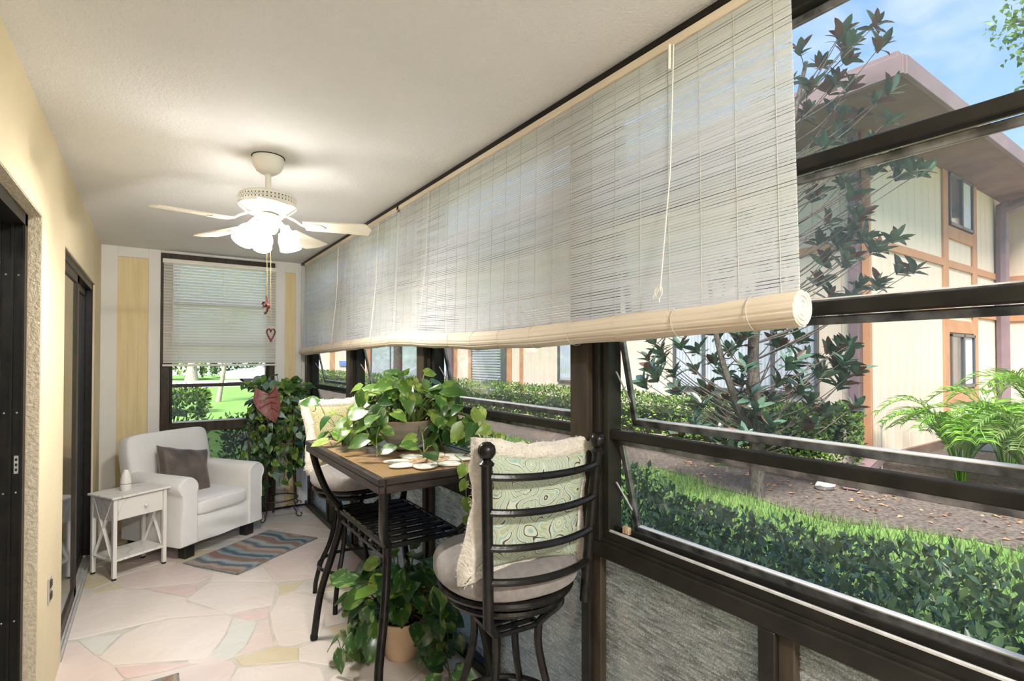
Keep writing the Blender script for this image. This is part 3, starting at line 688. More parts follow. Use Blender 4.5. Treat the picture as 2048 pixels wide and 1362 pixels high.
def box_sampler(x0, x1, y0, y1, z0, z1, wob=0.06, depth=0.10, faces=('top', 'l', 'r', 'n', 'f'), ztop=None, skew=1.0):
    A = {'top': (x1-x0)*(y1-y0)*1.2, 'l': (y1-y0)*(z1-z0), 'r': (y1-y0)*(z1-z0), 'n': (x1-x0)*(z1-z0), 'f': (x1-x0)*(z1-z0)}
    nm = list(faces); pr = np.array([A[k] for k in nm]); pr /= pr.sum()
    def samp(n):
        ch = rng.choice(len(nm), n, p=pr); u = rng.random(n); v = rng.random(n)
        P = np.zeros((n, 3)); Nn = np.zeros((n, 3)); v0 = v; v = v**skew
        for i, k in enumerate(nm):
            m_ = ch == i
            if k == 'top': P[m_] = np.stack([lerp(x0, x1, u[m_]), lerp(y0, y1, v[m_]), np.full(m_.sum(), z1)], 1); Nn[m_] = (0, 0, 1)
            if k in 'lr': P[m_] = np.stack([np.full(m_.sum(), x0 if k == 'l' else x1), lerp(y0, y1, v[m_]), lerp(z0, z1, u[m_]**0.7)], 1); Nn[m_] = (-1 if k == 'l' else 1, 0, 0)
            if k in 'nf': P[m_] = np.stack([lerp(x0, x1, v0[m_]), np.full(m_.sum(), y0 if k == 'n' else y1), lerp(z0, z1, u[m_]**0.7)], 1); Nn[m_] = (0, -1 if k == 'n' else 1, 0)
        w = np.sin(P[:, 1]*3.1)*0.5 + np.sin(P[:, 1]*7.3+P[:, 0]*4)*0.5 + np.sin(P[:, 0]*9+1)*0.3
        P += Nn*(w*wob)[:, None] - Nn*(rng.random(n)**2*depth)[:, None] + rng.normal(size=P.shape)*0.015
        if ztop is not None:
            f = (P[:, 2]-z0)/(z1-z0); P[:, 2] = z0 + f*(ztop(P[:, 1])-z0)
        return P, Nn
    return samp
def hedge(name, label, x0, x1, y0, y1, z1, nleaf, size, mat, twigs=60, core=True, near=0, cond=None, z0=0.15, core_in=0.16, mats2=None, faces=('top', 'l', 'r', 'n', 'f'), ztop=None, group=None, cat='hedge', depth=0.10, skew=1.0):
    h = thing(name, label, cat, ((x0+x1)/2, (y0+y1)/2, GZ), group=group)
    ox, oy = (x0+x1)/2, (y0+y1)/2
    S = box_sampler(x0-ox, x1-ox, y0-oy, y1-oy, z0, z1-GZ, faces=faces, depth=depth, skew=skew, ztop=(lambda yy: ztop(yy+oy)-GZ) if ztop else None)
    P, D, N, s = surface_leaves(nleaf, S, size)
    if near:
        m_ = split_near(P, D, N, s, (ox, oy, GZ), near, cond(P+np.array([ox, oy, GZ])) if cond else None)
        leaf_objects('leaf', P[m_], D[m_], N[m_], s[m_], mat, h)
        P, D, N, s = P[~m_], D[~m_], N[~m_], s[~m_]
    if mats2:
        m_ = rng.random(len(P)) < 0.35
        V, F = leafcloud(P[m_], D[m_], N[m_], s[m_]); mobj('young_foliage', fastmesh('young_foliage', V, F, mats2), h, kind='stuff')
        P, D, N, s = P[~m_], D[~m_], N[~m_], s[~m_]
    V, F = leafcloud(P, D, N, s); mobj('foliage', fastmesh('foliage', V, F, mat), h, kind='stuff')
    mb = MB(); r_ = random.Random(len(name)+int(nleaf))
    for k in range(twigs):
        bx, by = r_.uniform(x0-ox, x1-ox)*0.6, r_.uniform(y0-oy, y1-oy)*0.97
        hh = (ztop(by+oy)-GZ if ztop else z1-GZ)
        for q_ in range(3):
            tx, ty = bx+r_.uniform(-0.3, 0.3)*(x1-x0), by+r_.uniform(-0.35, 0.35)
            mb.tube([(bx, by, 0), (lerp(bx, tx, 0.3), lerp(by, ty, 0.4), hh*0.35), (tx, ty, hh*r_.uniform(0.7, 0.97))], [0.014, 0.008, 0.004], 5)
    mb.build('branches', 'twig', h, kind='stuff')
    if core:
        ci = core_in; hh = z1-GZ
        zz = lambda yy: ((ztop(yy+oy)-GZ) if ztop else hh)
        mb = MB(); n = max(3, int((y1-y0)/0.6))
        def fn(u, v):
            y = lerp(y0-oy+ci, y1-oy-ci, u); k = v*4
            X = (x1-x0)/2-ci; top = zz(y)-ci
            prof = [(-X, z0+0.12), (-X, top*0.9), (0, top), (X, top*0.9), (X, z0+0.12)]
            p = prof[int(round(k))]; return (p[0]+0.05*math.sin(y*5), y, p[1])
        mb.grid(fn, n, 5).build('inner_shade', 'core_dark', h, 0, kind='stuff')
    return h
near_top = lambda y: np.interp(y, [-1, 0.3, 1.5, 3, 6, 12], [0.60, 0.62, 0.66, 0.72, 0.74, 0.74]) + 0.03*np.sin(np.asarray(y)*2.7)
hedge('near_hedge', 'loose clipped hedge growing right outside the window wall', 1.95, 2.75, -1.2, 9.5, 0.72, 34000, 0.050, 'hedge_cool', depth=0.32, skew=1.35, twigs=90, near=300, z0=0.22, core=False,
      cond=lambda P: (P[:, 1] > 0.1) & (P[:, 2] > 0.25), ztop=near_top, mats2='hedge')
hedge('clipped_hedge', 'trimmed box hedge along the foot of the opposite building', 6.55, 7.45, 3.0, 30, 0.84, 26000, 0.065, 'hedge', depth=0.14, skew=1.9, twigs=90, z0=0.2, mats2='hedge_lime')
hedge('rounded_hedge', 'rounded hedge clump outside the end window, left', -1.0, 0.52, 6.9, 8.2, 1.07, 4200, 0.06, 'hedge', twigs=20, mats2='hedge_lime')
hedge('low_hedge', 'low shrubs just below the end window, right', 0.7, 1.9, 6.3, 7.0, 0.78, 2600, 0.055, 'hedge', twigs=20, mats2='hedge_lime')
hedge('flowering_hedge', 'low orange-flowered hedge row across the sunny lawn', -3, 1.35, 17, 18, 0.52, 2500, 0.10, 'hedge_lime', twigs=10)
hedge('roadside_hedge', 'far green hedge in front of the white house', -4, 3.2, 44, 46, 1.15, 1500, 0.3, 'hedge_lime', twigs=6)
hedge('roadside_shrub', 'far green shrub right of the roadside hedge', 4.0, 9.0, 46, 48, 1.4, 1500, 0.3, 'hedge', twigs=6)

# ---- opposite building
XA, YW = 8.4, 3.24
bl = thing('apartment_building', 'two-storey cream board-sided building with orange-brown trim across the garden', 'building', (XA, YW, GZ))
def bp(name, lo, hi, mat, parent=bl, b=0.006, smooth=0, label=None):
    # world coordinates -> building local
    off = (XA, YW, GZ)
    return MB().cbox(tuple(a-o for a, o in zip(lo, off)), tuple(a-o for a, o in zip(hi, off)), b).build(name, mat, parent, smooth, label=label)
me_a = MB().cbox((0, 0, 0), (0.12, 0.396, 4.9), 0.008).mesh('board', 'siding', 0)
for k in range(78): mobj('board', me_a, bl, (0, k*0.4, 0))
me_b = MB().cbox((0, 0, 0), (0.296, 0.12, 4.9), 0.008).mesh('board', 'siding', 0)
for k in range(22): mobj('board', me_b, bl, (0.12+k*0.3, 0, 0))
for k in range(18): mobj('board', me_a, bl, (6.5, -0.4*(k+1), 0))
bp('foundation', (8.36, 3.20, GZ), (14.9, 3.3, 0.10), 'soffit')
for y0, y1 in ((3.235, 3.345), (11.68, 11.82), (12.23, 12.46), (14.45, 14.67), (15.44, 15.65), (23.8, 24.4), (29.6, 30.5)): bp('trim', (8.36, y0, 0.0), (8.41, y1, 4.8), 'orange_trim')
for z in (2.28, 3.08): bp('trim', (8.37, 3.3, z), (8.41, 33, z+0.12), 'orange_trim')
for z in (2.25, 3.07):
    bp('trim', (8.42, 3.21, z), (14.6, 3.245, z+0.13), 'orange_trim')
    bp('trim', (14.86, -3.9, z), (14.91, 3.2, z+0.13), 'orange_trim')
for x in (11.18, 12.72): bp('trim', (x, 3.205, 0.0), (x+0.24, 3.245, 4.8), 'orange_trim')
for z0, z1 in ((3.58, 3.80), (1.93, 2.16), (0.68, 0.93)): bp('trim', (11.42, 3.205, z0), (12.72, 3.245, z1), 'orange_trim')
bp('trim', (14.62, 3.19, 0), (14.9, 3.245, 4.8), 'orange_trim')
bp('downspout', (8.28, 3.36, 0.1), (8.38, 3.49, 4.8), 'purple_metal', smooth=40); bp('downspout', (8.28, 15.68, 0.1), (8.38, 15.98, 4.8), 'purple_metal', smooth=40)
off = Vector((XA, YW, GZ))
MB().tube([Vector(p)-off for p in smoothpath([(14.25, 2.5, 4.62), (14.2, 3.0, 4.5), (14.2, 3.12, 4.2), (14.2, 3.13, 0.2)], 6)], 0.11, 8).build('downspout', 'purple_metal', bl)
def bwin(lo, hi, axis, div=(), kind='curtain'):
    # a framed window standing slightly proud of the wall; axis 'x' = on the wall facing the porch
    (a0, z0), (a1, z1) = lo, hi; off = Vector((XA, YW, GZ))
    def bxx(u0, u1, d0, d1, w0, w1):
        if axis == 'x': return (XA-d1, u0, w0), (XA-d0, u1, w1)
        return (u0, YW-d1, w0), (u1, YW-d0, w1)
    f = 0.05
    l, h = bxx(a0, a1, -0.05, 0.01, z0, z1)
    w = bp('window', l, h, kind if kind != 'curtain' else 'dark_gap', b=0.004)
    for u0, u1, w0, w1 in [(a0, a0+f, z0, z1), (a1-f, a1, z0, z1), (a0, a1, z0, z0+f), (a0, a1, z1-f, z1)] + [(d-0.03, d+0.03, z0, z1) for d in div]:
        l, h = bxx(u0, u1, 0.0, 0.06, w0, w1); bp('window_frame', l, h, 'win_frame', w, 0.004)
    if kind == 'curtain':
        mb = MB(); n = max(6, int((a1-a0)/0.07))
        def fn(u, v):
            a = lerp(a0+f, a1-f, u); d = 0.018 + 0.006*((round(u*(2*n)) % 2)*2-1); z = lerp(z0+f, z1-f, v)
            p = (XA-d, a, z) if axis == 'x' else (a, YW-d, z)
            return tuple(Vector(p)-off)
        mb.grid(fn, 2*n+1, 2).build('curtain', 'curtain', w, 0)
    l, h = bxx(a0+f, a1-f, 0.032, 0.036, z0+f, z1-f); bp('pane', l, h, 'pane_clear' if kind == 'curtain' else 'pane', w, 0.001)
    return w
bwin((3.95, 0.91), (6.64, 2.15), 'x', (4.66, 5.96)); bwin((8.11, 0.90), (10.16, 2.15), 'x', (9.1,))
bwin((18.3, 0.4), (23.7, 2.2), 'x', (20.1, 21.3)); bwin((16.1, 0.4), (17.9, 2.2), 'x', ())
w = bwin((12.69, 0.0), (14.45, 2.2), 'x', (), 'louver')
for k in range(26): bp('louver_slat', (8.345, 12.76, 0.12+k*0.079), (8.392, 14.38, 0.17+k*0.079), 'louver', w, 0.003)
bp('door_edge', (8.34, 12.47, 0), (8.4, 12.69, 2.2), 'win_frame')
for z0, z1 in ((3.82, 4.76), (0.95, 1.91)):
    w = bwin((11.44, z0), (12.7, z1), 'y', (12.1,), 'dark_pane')
    bp('curtain', (12.16, 3.205, z0+0.06), (12.6, 3.228, z1-0.06), 'curtain', w, 0.003)
bp('sign', (8.34, 27.4, 1.07), (8.36, 28.6, 1.33), 'blue_sign', label='small blue wall plate')
# eaves
bp('soffit', (7.06, 2.40, 4.74), (20, 36, 4.80), 'soffit'); bp('fascia', (7.0, 2.36, 4.72), (7.06, 36, 4.95), 'fascia'); bp('fascia', (7.06, 2.34, 4.72), (20, 2.40, 4.95), 'fascia')
bp('roof_edge', (7.03, 2.42, 4.92), (7.30, 36, 5.02), 'fascia'); bp('roof', (7.1, 2.42, 4.80), (20, 36, 4.97), 'roof_dark')
for y in (6, 10): bp('soffit_vent', (7.6, y, 4.73), (7.9, y+0.4, 4.742), 'dark_gap')
bp('soffit_vent', (9.75, 2.72, 4.73), (10.05, 2.92, 4.742), 'dark_gap')
for k in range(1, 9): bp('soffit_seam', (7.1, 2.4+k*1.2, 4.732), (8.4, 2.412+k*1.2, 4.741), 'dark_gap')

# ---- leaf meshes for larger leaves
def leafgeo(ts, ws, fold=0.25, curl=0.25, back=0.0, wave=0.0):
    V, F = [], []
    for t, w_ in zip(ts, ws):
        zc = -curl*t*t
        for s_ in (-1, 0, 1):
            yy = t - (back if (t == ts[0] and s_) else 0)
            V.append((s_*w_, yy, zc + abs(s_)*fold*w_ + wave*math.sin(t*9+s_)*abs(s_)))
    n = len(ts)
    for i in range(n-1):
        a = 3*i; b_ = 3*(i+1)
        F += [(a, a+1, b_+1), (a, b_+1, b_), (a+1, a+2, b_+2), (a+1, b_+2, b_+1)]
    return np.array(V, float), np.array(F, int)
G_POTHOS = [leafgeo([0, 0.14, 0.36, 0.6, 0.82, 1.0], [0.20, 0.37, 0.42, 0.33, 0.17, 0.0], f_, c_, 0.13, w_) for f_, c_, w_ in ((0.22, 0.22, 0.01), (0.35, 0.38, 0.02), (0.12, 0.10, 0.015), (0.30, 0.5, 0.0))]
G_IVY = [leafgeo([0, 0.15, 0.3, 0.5, 0.75, 1.0], [0.15, 0.42, 0.34, 0.30, 0.12, 0.0], f_, c_, 0.08) for f_, c_ in ((0.2, 0.2), (0.3, 0.35))]
G_MAG = [leafgeo([0, 0.2, 0.5, 0.8, 1.0], [0.03, 0.15, 0.20, 0.12, 0.0], f_, c_) for f_, c_ in ((0.35, 0.10), (0.25, 0.25), (0.5, -0.05))]
G_BLADE = [leafgeo([0, 0.4, 0.8, 1.0], [0.02, 0.03, 0.02, 0.0], 0.3, 0.3)]
def frame_m(p, d, n_):
    d = Vector(d).normalized(); x = d.cross(Vector(n_))
    if x.length < 1e-4: x = d.cross(Vector((1, 0.3, 0.2)))
    x.normalize(); z = x.cross(d)
    return Matrix(((x.x, d.x, z.x, p[0]), (x.y, d.y, z.y, p[1]), (x.z, d.z, z.z, p[2]), (0, 0, 0, 1)))
def place_leaves(parent, items, geos, mats, name='leaf', limit=300, origin=(0, 0, 0)):
    # items: (p, d, n, size, geo index, material index)
    mesh = {}
    def gm(gi, mi):
        if (gi, mi) not in mesh:
            V, F = geos[gi]; me = fastmesh(name, V, F, mats[mi]); me.polygons.foreach_set('use_smooth', [True]*len(me.polygons)); mesh[gi, mi] = me
        return mesh[gi, mi]
    cam_ = Vector((0, 0, 1.486)) - Vector(origin)
    items = sorted(items, key=lambda q_: (Vector(q_[0])-cam_).length/q_[3])
    for p, d, n_, s, gi, mi in items[:limit]:
        o = bpy.data.objects.new(name, gm(gi, mi)); COL.objects.link(o); o.parent = parent
        o.matrix_local = frame_m(p, d, n_) @ Matrix.Scale(s, 4)
    rest = items[limit:]
    for mi in range(len(mats)):
        Vs, Fs, c = [], [], 0
        for p, d, n_, s, gi, m2 in rest:
            if m2 != mi: continue
            M = np.array(frame_m(p, d, n_) @ Matrix.Scale(s, 4)); V, F = geos[gi]
            Vs.append(V @ M[:3, :3].T + M[:3, 3]); Fs.append(F+c); c += len(V)
        if Vs: mobj('foliage', fastmesh('foliage', np.concatenate(Vs), np.concatenate(Fs), mats[mi]), parent, kind='stuff')
def rv(r_): return Vector((r_.gauss(0, 1), r_.gauss(0, 1), r_.gauss(0, 1))).normalized()

# ---- magnolia tree
MAGC = [(6.62,2.47,5.21),(6.13,2.54,4.86),(6.36,2.95,4.88),(6.13,2.64,4.99),(5.71,2.76,4.37),(6.46,2.89,4.59),(6.35,3.1,4.39),(6.6,2.93,4.4),(6.59,2.66,4.24),(6.58,2.46,4.33),(6.58,2.75,3.88),(6.19,2.83,3.87),(6.6,2.35,4.08),(6.28,2.44,3.7),(6.77,2.32,3.61),(6.74,2.57,3.63),(6.5,2.78,3.48),(6.4,3.0,3.43),(6.8,2.35,3.5),(6.07,2.76,2.99),(6.48,2.7,2.93),(6.73,3.15,2.93),(6.5,2.62,3.08),(6.7,2.66,2.86),(6.85,2.55,2.74),(6.04,2.57,2.52),(6.74,3.1,2.68),(6.9,2.38,2.48),(6.75,2.53,2.32),(6.33,2.55,2.28),(6.47,3.03,2.4),(4.29,3.78,1.23),(5.05,4.28,1.25),(5.15,4.1,1.32),(5.01,4.17,1.58),(4.88,3.78,1.63),(5.5,4.0,1.58),(5.39,3.96,1.34),(5.8,3.98,1.46),(6.14,3.98,1.59),(5.4,3.83,1.11),(5.17,3.8,0.94),(5.67,3.82,0.98),(5.63,3.52,1.23),(5.32,3.21,1.09),(5.72,3.22,1.02),(6.3,3.42,1.64),(5.53,2.84,1.47),(5.4,2.93,1.26),(6.3,3.18,1.23),(6.04,2.94,1.02),(6.4,2.95,0.9),(6.5,2.83,1.18),(6.24,2.93,1.35),(6.6,3.0,1.58),(6.27,2.63,1.63),(6.5,2.64,1.36),(6.23,2.66,1.46),(6.3,3.18,1.7),(5.4,3.38,1.69),(5.32,3.59,0.61),(5.9,3.58,0.72),(5.9,2.88,0.78),(5.55,3.62,0.4),(4.8,3.56,0.75),(5.34,3.01,0.79),(5.2,3.46,0.35),(5.43,3.28,2.13),(5.34,3.52,2.37),(5.57,3.07,2.33),(5.87,3.41,2.75),(5.45,2.89,2.88),(5.9,3.66,3.14),(6.1,3.5,3.5),(6.2,3.4,3.9),(6.0,3.6,3.75),(6.2,3.4,4.4),(5.5,2.96,3.65),(5.99,3.0,4.95),(6.2,3.4,4.8)]
TB = Vector((5.54, 3.28, GZ))
mg = thing('magnolia_tree', 'slender magnolia tree with glossy dark leaves outside the windows', 'tree', tuple(TB))
trunk = smoothpath([(0, 0, -0.05), (0.01, 0, 0.8), (-0.01, 0.02, 1.7), (0.12, -0.05, 2.7), (0.32, -0.15, 3.7), (0.55, -0.3, 4.9)], 5)
MB().tube(trunk, [lerp(0.085, 0.022, i/(len(trunk)-1)) for i in range(len(trunk))], 10).build('trunk', 'bark', mg)
limb = smoothpath([(0, 0, 0.65), (-0.13, 0.13, 1.0), (-0.28, 0.28, 1.7), (-0.35, 0.35, 2.5)], 5)
MB().tube(limb, [lerp(0.055, 0.018, i/(len(limb)-1)) for i in range(len(limb))], 8).build('limb', 'bark', mg)
r_ = random.Random(8); items = []
MAGC += [(x+r_.uniform(-.28, .28), y+r_.uniform(-.28, .28), max(0.3, z+r_.uniform(-.25, .25))) for x, y, z in MAGC if z > 0.55]
for c in MAGC:
    p = Vector(c) - TB; hd = math.hypot(p.x, p.y)
    src = limb if (p.x < -0.1 and p.z < 2.6 and p.z > 1.0) else trunk
    hz = max(0.45, p.z - 0.45*hd - 0.15)
    s0 = min(src, key=lambda q_: abs(q_.z-hz))
    mid = (s0+p)/2 + Vector((0, 0, -0.06)) + rv(r_)*0.05
    MB().tube(smoothpath([s0, mid, p], 4), [0.010, 0.009, 0.008, 0.0075, 0.007, 0.006, 0.005, 0.0045, 0.004], 5).build('branch', 'bark', mg)
    ax = (p-mid).normalized()*0.6 + Vector((0, 0, 0.6)); ax.normalize()
    u = ax.cross(Vector((0.3, 0.9, 0.1))).normalized(); v = ax.cross(u)
    for k in range(r_.randint(9, 13)):
        a = k*2.4 + r_.uniform(-0.3, 0.3); tl = r_.uniform(0.25, 1.2)
        d = (u*math.cos(a)+v*math.sin(a))*tl + ax*r_.uniform(0.2, 0.8); d.normalize()
        n_ = ax + rv(r_)*0.4
        rust = 0.42 if c[2] > 4.1 else 0.17
        items.append((p - ax*0.02*k*0.4, d, n_, r_.uniform(0.13, 0.225), r_.randrange(3), 1 if r_.random() < rust else 0))
place_leaves(mg, items, G_MAG, ['magnolia', 'magnolia_rust'], limit=300, origin=TB)

# ---- tree reaching in at the top right, far trunks, sapling, palm trunk
def small_tree(name, label, base, trunk_pts, r0, clusters, mat, bark, leaf, nper, spread, geos=None, limit=0):
    t_ = thing(name, label, 'tree', base)
    tp = smoothpath(trunk_pts, 5)
    MB().tube(tp, [lerp(r0, r0*0.35, i/(len(tp)-1)) for i in range(len(tp))], 9).build('trunk', bark, t_)
    rr = random.Random(len(label)); it = []
    for c in clusters:
        c = Vector(c); s0 = min(tp, key=lambda q_: (q_-c).length + max(0, q_.z-c.z)*2)
        MB().tube(smoothpath([s0, (s0+c)/2+Vector((0, 0, 0.05)), c], 3), [r0*0.3]*3+[r0*0.2]*3+[r0*0.1], 5).build('branch', bark, t_)
        for k in range(nper):
            it.append((c + rv(rr)*spread*rr.random()**0.5, rv(rr)+Vector((0, 0, -0.2)), rv(rr)+Vector((0, 0, 0.8)), leaf*rr.uniform(0.6, 1.2), rr.randrange(len(geos or G_IVY)), 0))
    if it: place_leaves(t_, it, geos or G_IVY, [mat], limit=limit, origin=base)
    return t_
small_tree('overhanging_tree', 'light green tree reaching in at the top right against the sky', (8.2, -0.4, GZ), [(0, 0, 0), (-0.05, 0.05, 2), (-0.25, 0.4, 4.0), (-0.5, 0.8, 5.3)], 0.10,
           [(-1.45, 1.78, 4.75), (-1.2, 1.6, 5.0), (-1.35, 1.7, 4.5), (-1.1, 1.3, 5.3), (-1.25, 1.62, 4.2), (-0.5, 0.6, 5.6), (0, 0, 6), (0.5, 0.3, 5.5), (-0.8, 1.0, 4.6)], 'tree_leaf', 'bark', 0.055, 110, 0.22, limit=120)
small_tree('shade_tree', 'dark thick tree trunk in front of the far part of the opposite building', (6.38, 15.75, GZ), [(0, 0, 0), (0.03, 0, 2), (-0.2, 0.1, 4.5), (-0.4, 0, 6)], 0.16,
           [(-0.5+0.5*math.cos(k), 0.9*math.sin(k*1.3), 5.4+0.3*(k % 4)) for k in range(10)], 'tree_leaf', 'bark', 0.16, 60, 0.6)
small_tree('sapling', 'thin leaning sapling on the bright lawn outside the end window', (1.95, 21.1, GZ), [(0, 0, 0), (0.12, 0, 0.8), (0.22, 0, 1.6), (0.18, 0, 3.0)], 0.09,
           [(0.2+0.5*math.cos(k*1.9), 0.5*math.sin(k*1.9), 2.2+0.25*(k % 4)) for k in range(8)], 'hedge_lime', 'bark_pale', 0.22, 40, 0.45)
small_tree('stout_trunk', 'stout pale palm trunk across the road', (2.3, 42.4, GZ), [(0, 0, 0), (0, 0, 0.6), (0.05, 0, 1.6), (0.05, 0, 3.5)], 0.45,
           [(-0.5+0.8*math.cos(k*1.9), 0.5*math.sin(k*1.9), 1.6+0.4*(k % 4)) for k in range(8)], 'hedge_lime', 'bark_pale', 0.4, 26, 0.6)
# ---- feathery palms
def palm(label, base, nf, hgt, seed, tint='palm'):
    t_ = thing('feather_palm', label, 'palm', base, group='feather palms by the building'); rr = random.Random(seed)
    for k in range(nf):
        a = k*2.4 + rr.uniform(-0.3, 0.3); reach = hgt*rr.uniform(0.45, 0.95); h = hgt*rr.uniform(0.65, 1.15)
        dx, dy = math.cos(a)*reach, math.sin(a)*reach
        path = bez((dx*0.05, dy*0.05, 0), (dx*0.15, dy*0.15, h*0.7), (dx*0.5, dy*0.5, h*1.15), (dx, dy, h*0.75), 14)
        mb = MB(); mb.tube(path, [0.010]*8+[0.006]*7, 4)
        for i in range(4, 15):
            p = Vector(path[i]); d = (p-Vector(path[i-1])).normalized(); sd_ = d.cross(Vector((0, 0, 1))).normalized()
            for s_ in (-1, 1):
                for o2 in (0.0, 0.5):
                    p2 = p - d*o2*0.06
                    L = hgt*0.30*(1-abs(i-8)/14)*rr.uniform(0.85, 1.1); tip = p2 + (sd_*s_*0.75 + d*0.65 + Vector((0, 0, -0.05)))*L; md = p2.lerp(tip, 0.5)+Vector((0, 0, 0.035))
                    w_ = d*0.013
                    mb.add([p2-w_*0.4, p2+w_*0.4, md+w_, tip, md-w_], [(0, 1, 2, 4), (4, 2, 3)])
        mb.build('frond', tint, t_, 0)
    return t_
palm('feathery palm at the left of the row by the building corner', (8.35, 2.25, GZ), 20, 0.98, 1)
palm('feathery palm second from the left by the building', (9.2, 2.0, GZ), 20, 1.1, 2)
palm('bright yellow-green feathery palm nearest the right edge', (8.3, 1.55, GZ), 20, 0.9, 3, 'grass')
palm('taller feathery palm behind the others at the right edge', (10.4, 1.75, GZ), 20, 1.35, 4, 'palm')
# ---- small outdoor things
dp = thing('drain_pipe', 'purple-brown downspout outlet lying on the soil', 'pipe', (6.65, 2.80, GZ))
mb = MB(); mb.m = frame_m((0, 0, 0.09), (1.55, 0.28, 0.12), (0, 0, 1))
for lo, hi in (((-0.075, 0, -0.06), (-0.068, 1.5, 0.06)), ((0.068, 0, -0.06), (0.075, 1.5, 0.06)), ((-0.075, 0, 0.053), (0.075, 1.5, 0.06)), ((-0.075, 0, -0.06), (0.075, 1.5, -0.053))): mb.box(lo, hi)
mb.build('tube', 'purple_metal', dp, 0)
mb = MB(); mb.m = frame_m((0, 0, 0.09), (1.55, 0.28, 0.12), (0, 0, 1)); mb.box((-0.068, 0.05, -0.053), (0.068, 0.06, 0.053)); mb.build('inside', 'core_dark', dp, 0)
o = MB().cbox((-0.35, -0.22, 0), (0.35, 0.22, 0.075), 0.012).build('splash_slab', 'concrete', None, 0, loc=(7.45, 2.55, GZ+0.012), rot=(0, 0, 0.35)); tag(o, 'flat concrete splash slab beside the downspout outlet', 'slab')
mb = MB(); r_ = random.Random(2)
mb.sphere((0, 0, 0.05), (0.13, 0.10, 0.08), 10, 6); mb.v = [(x*(1+r_.uniform(-.2, .2)), y*(1+r_.uniform(-.2, .2)), max(-0.01, z*(1+r_.uniform(-.2, .3)))) for x, y, z in mb.v]
o = mb.build('rock', 'rock', None, 30, loc=(6.5, 3.0, GZ+0.01)); tag(o, 'pale rough rock on the soil behind the tree', 'rock')
o = MB().cbox((-1.35, -0.25, 0), (1.35, 0.25, 0.40), 0.02).cbox((-1.4, -0.28, 0.38), (1.4, 0.28, 0.44), 0.01).build('utility_cabinet', 'blue_grey', None, 0, loc=(12.6, 2.75, GZ+0.01)); tag(o, 'low blue-grey cabinet behind the palms', 'cabinet')
tp_ = MB().tube([(0, 0, 0), (0, 0, 0.62)], 0.010, 6).tube([(-0.04, 0, 0.60), (0.04, 0, 0.62)], 0.012, 6).sphere((0, -0.02, 0.65), 0.022, 8, 5).build('garden_tap', 'track_metal', None, 40, loc=(8.32, 3.1, GZ+0.01)); tag(tp_, 'thin standing garden tap at the building corner', 'tap')
for nm, lab, P_, S_ in (('leaf_litter', 'dry fallen leaves scattered on the soil bed', (5.8, 8.2, -0.5, 5), 420),):
    P = np.stack([rng.uniform(P_[0], P_[1], S_), rng.uniform(P_[2], P_[3], S_), np.full(S_, GZ+0.022)], 1)
    D = unit(np.stack([rng.normal(size=S_), rng.normal(size=S_), rng.normal(size=S_)*0.15], 1)); N = unit(np.stack([rng.normal(size=S_)*0.3, rng.normal(size=S_)*0.3, np.ones(S_)], 1))
    V, F = leafcloud(P, D, N, rng.uniform(0.04, 0.09, S_)); o = mobj(nm, fastmesh(nm, V, F, 'litter')); tag(o, lab, 'leaves', kind='stuff')
nG = 26000
y = rng.uniform(-0.4, 9, nG); x = 2.85 + rng.random(nG)*(2.72 + 0.2*np.sin(y*1.7))
P = np.stack([x, y, np.full(nG, GZ)], 1); a = rng.uniform(0, 2*PI, nG); L = rng.uniform(0.05, 0.11, nG)
dirv = np.stack([np.cos(a)*0.5, np.sin(a)*0.5, np.ones(nG)], 1); sd_ = np.stack([-np.sin(a), np.cos(a), np.zeros(nG)], 1)*0.006
V = np.empty((nG, 3, 3)); V[:, 0] = P-sd_; V[:, 1] = P+sd_; V[:, 2] = P+dirv*L[:, None]
o = mobj('grass_blades', fastmesh('grass_blades', V.reshape(-1, 3), np.arange(nG*3).reshape(-1, 3), 'grass')); tag(o, 'short green grass strip between the near hedge and the soil bed', 'grass', kind='stuff')
# ---- across the road
hs = thing('white_house', 'pale white house far behind the road', 'house', (0, 54, GZ))
MB().cbox((-14, 0, 0), (12, 6, 3.2), 0.02).build('wall', 'far_wall', hs, 0); MB().prism([(-15, -0.8), (13, -0.8), (13, 7), (-15, 7)], 3.2, 3.5).build('roof', 'roof_dark', hs, 0)
for x in (-6, 0.5, 5.5): MB().cbox((x, -0.04, 0.9), (x+1.4, 0.02, 2.3), 0.01).build('window', 'louver', hs, 0)
car = thing('car', 'white parked car partly seen through the end window', 'car', (5.9, 36.6, GZ+0.015))
body = [(-2.2, 0.28), (-2.2, 0.55), (-2.05, 0.70), (-1.0, 0.86), (-0.35, 0.92), (0.35, 1.36), (1.5, 1.40), (2.05, 0.98), (2.2, 0.9), (2.2, 0.28)]
mb = MB(); mb.m = Matrix.Rotation(PI/2, 4, 'X'); mb.prism(body, -0.85, 0.85); mb.build('body', 'car_white', car, 25)
mb = MB(); mb.m = Matrix.Rotation(PI/2, 4, 'X'); mb.prism([(-0.25, 0.95), (0.38, 1.31), (1.4, 1.34), (1.85, 0.98)], -0.86, 0.86); mb.build('side_glass', 'car_glass', car, 0)
for x in (-1.35, 1.35):
    for y in (-0.86, 0.70):
        mb = MB(); mb.m = Matrix.Translation((x+0.35, y+0.03, 0.27)) @ Matrix.Rotation(-PI/2, 4, 'X'); mb.lathe([(0, 0), (0.25, 0), (0.27, 0.02), (0.27, 0.16), (0, 0.16)], 16); mb.build('wheel', 'rubber', car)

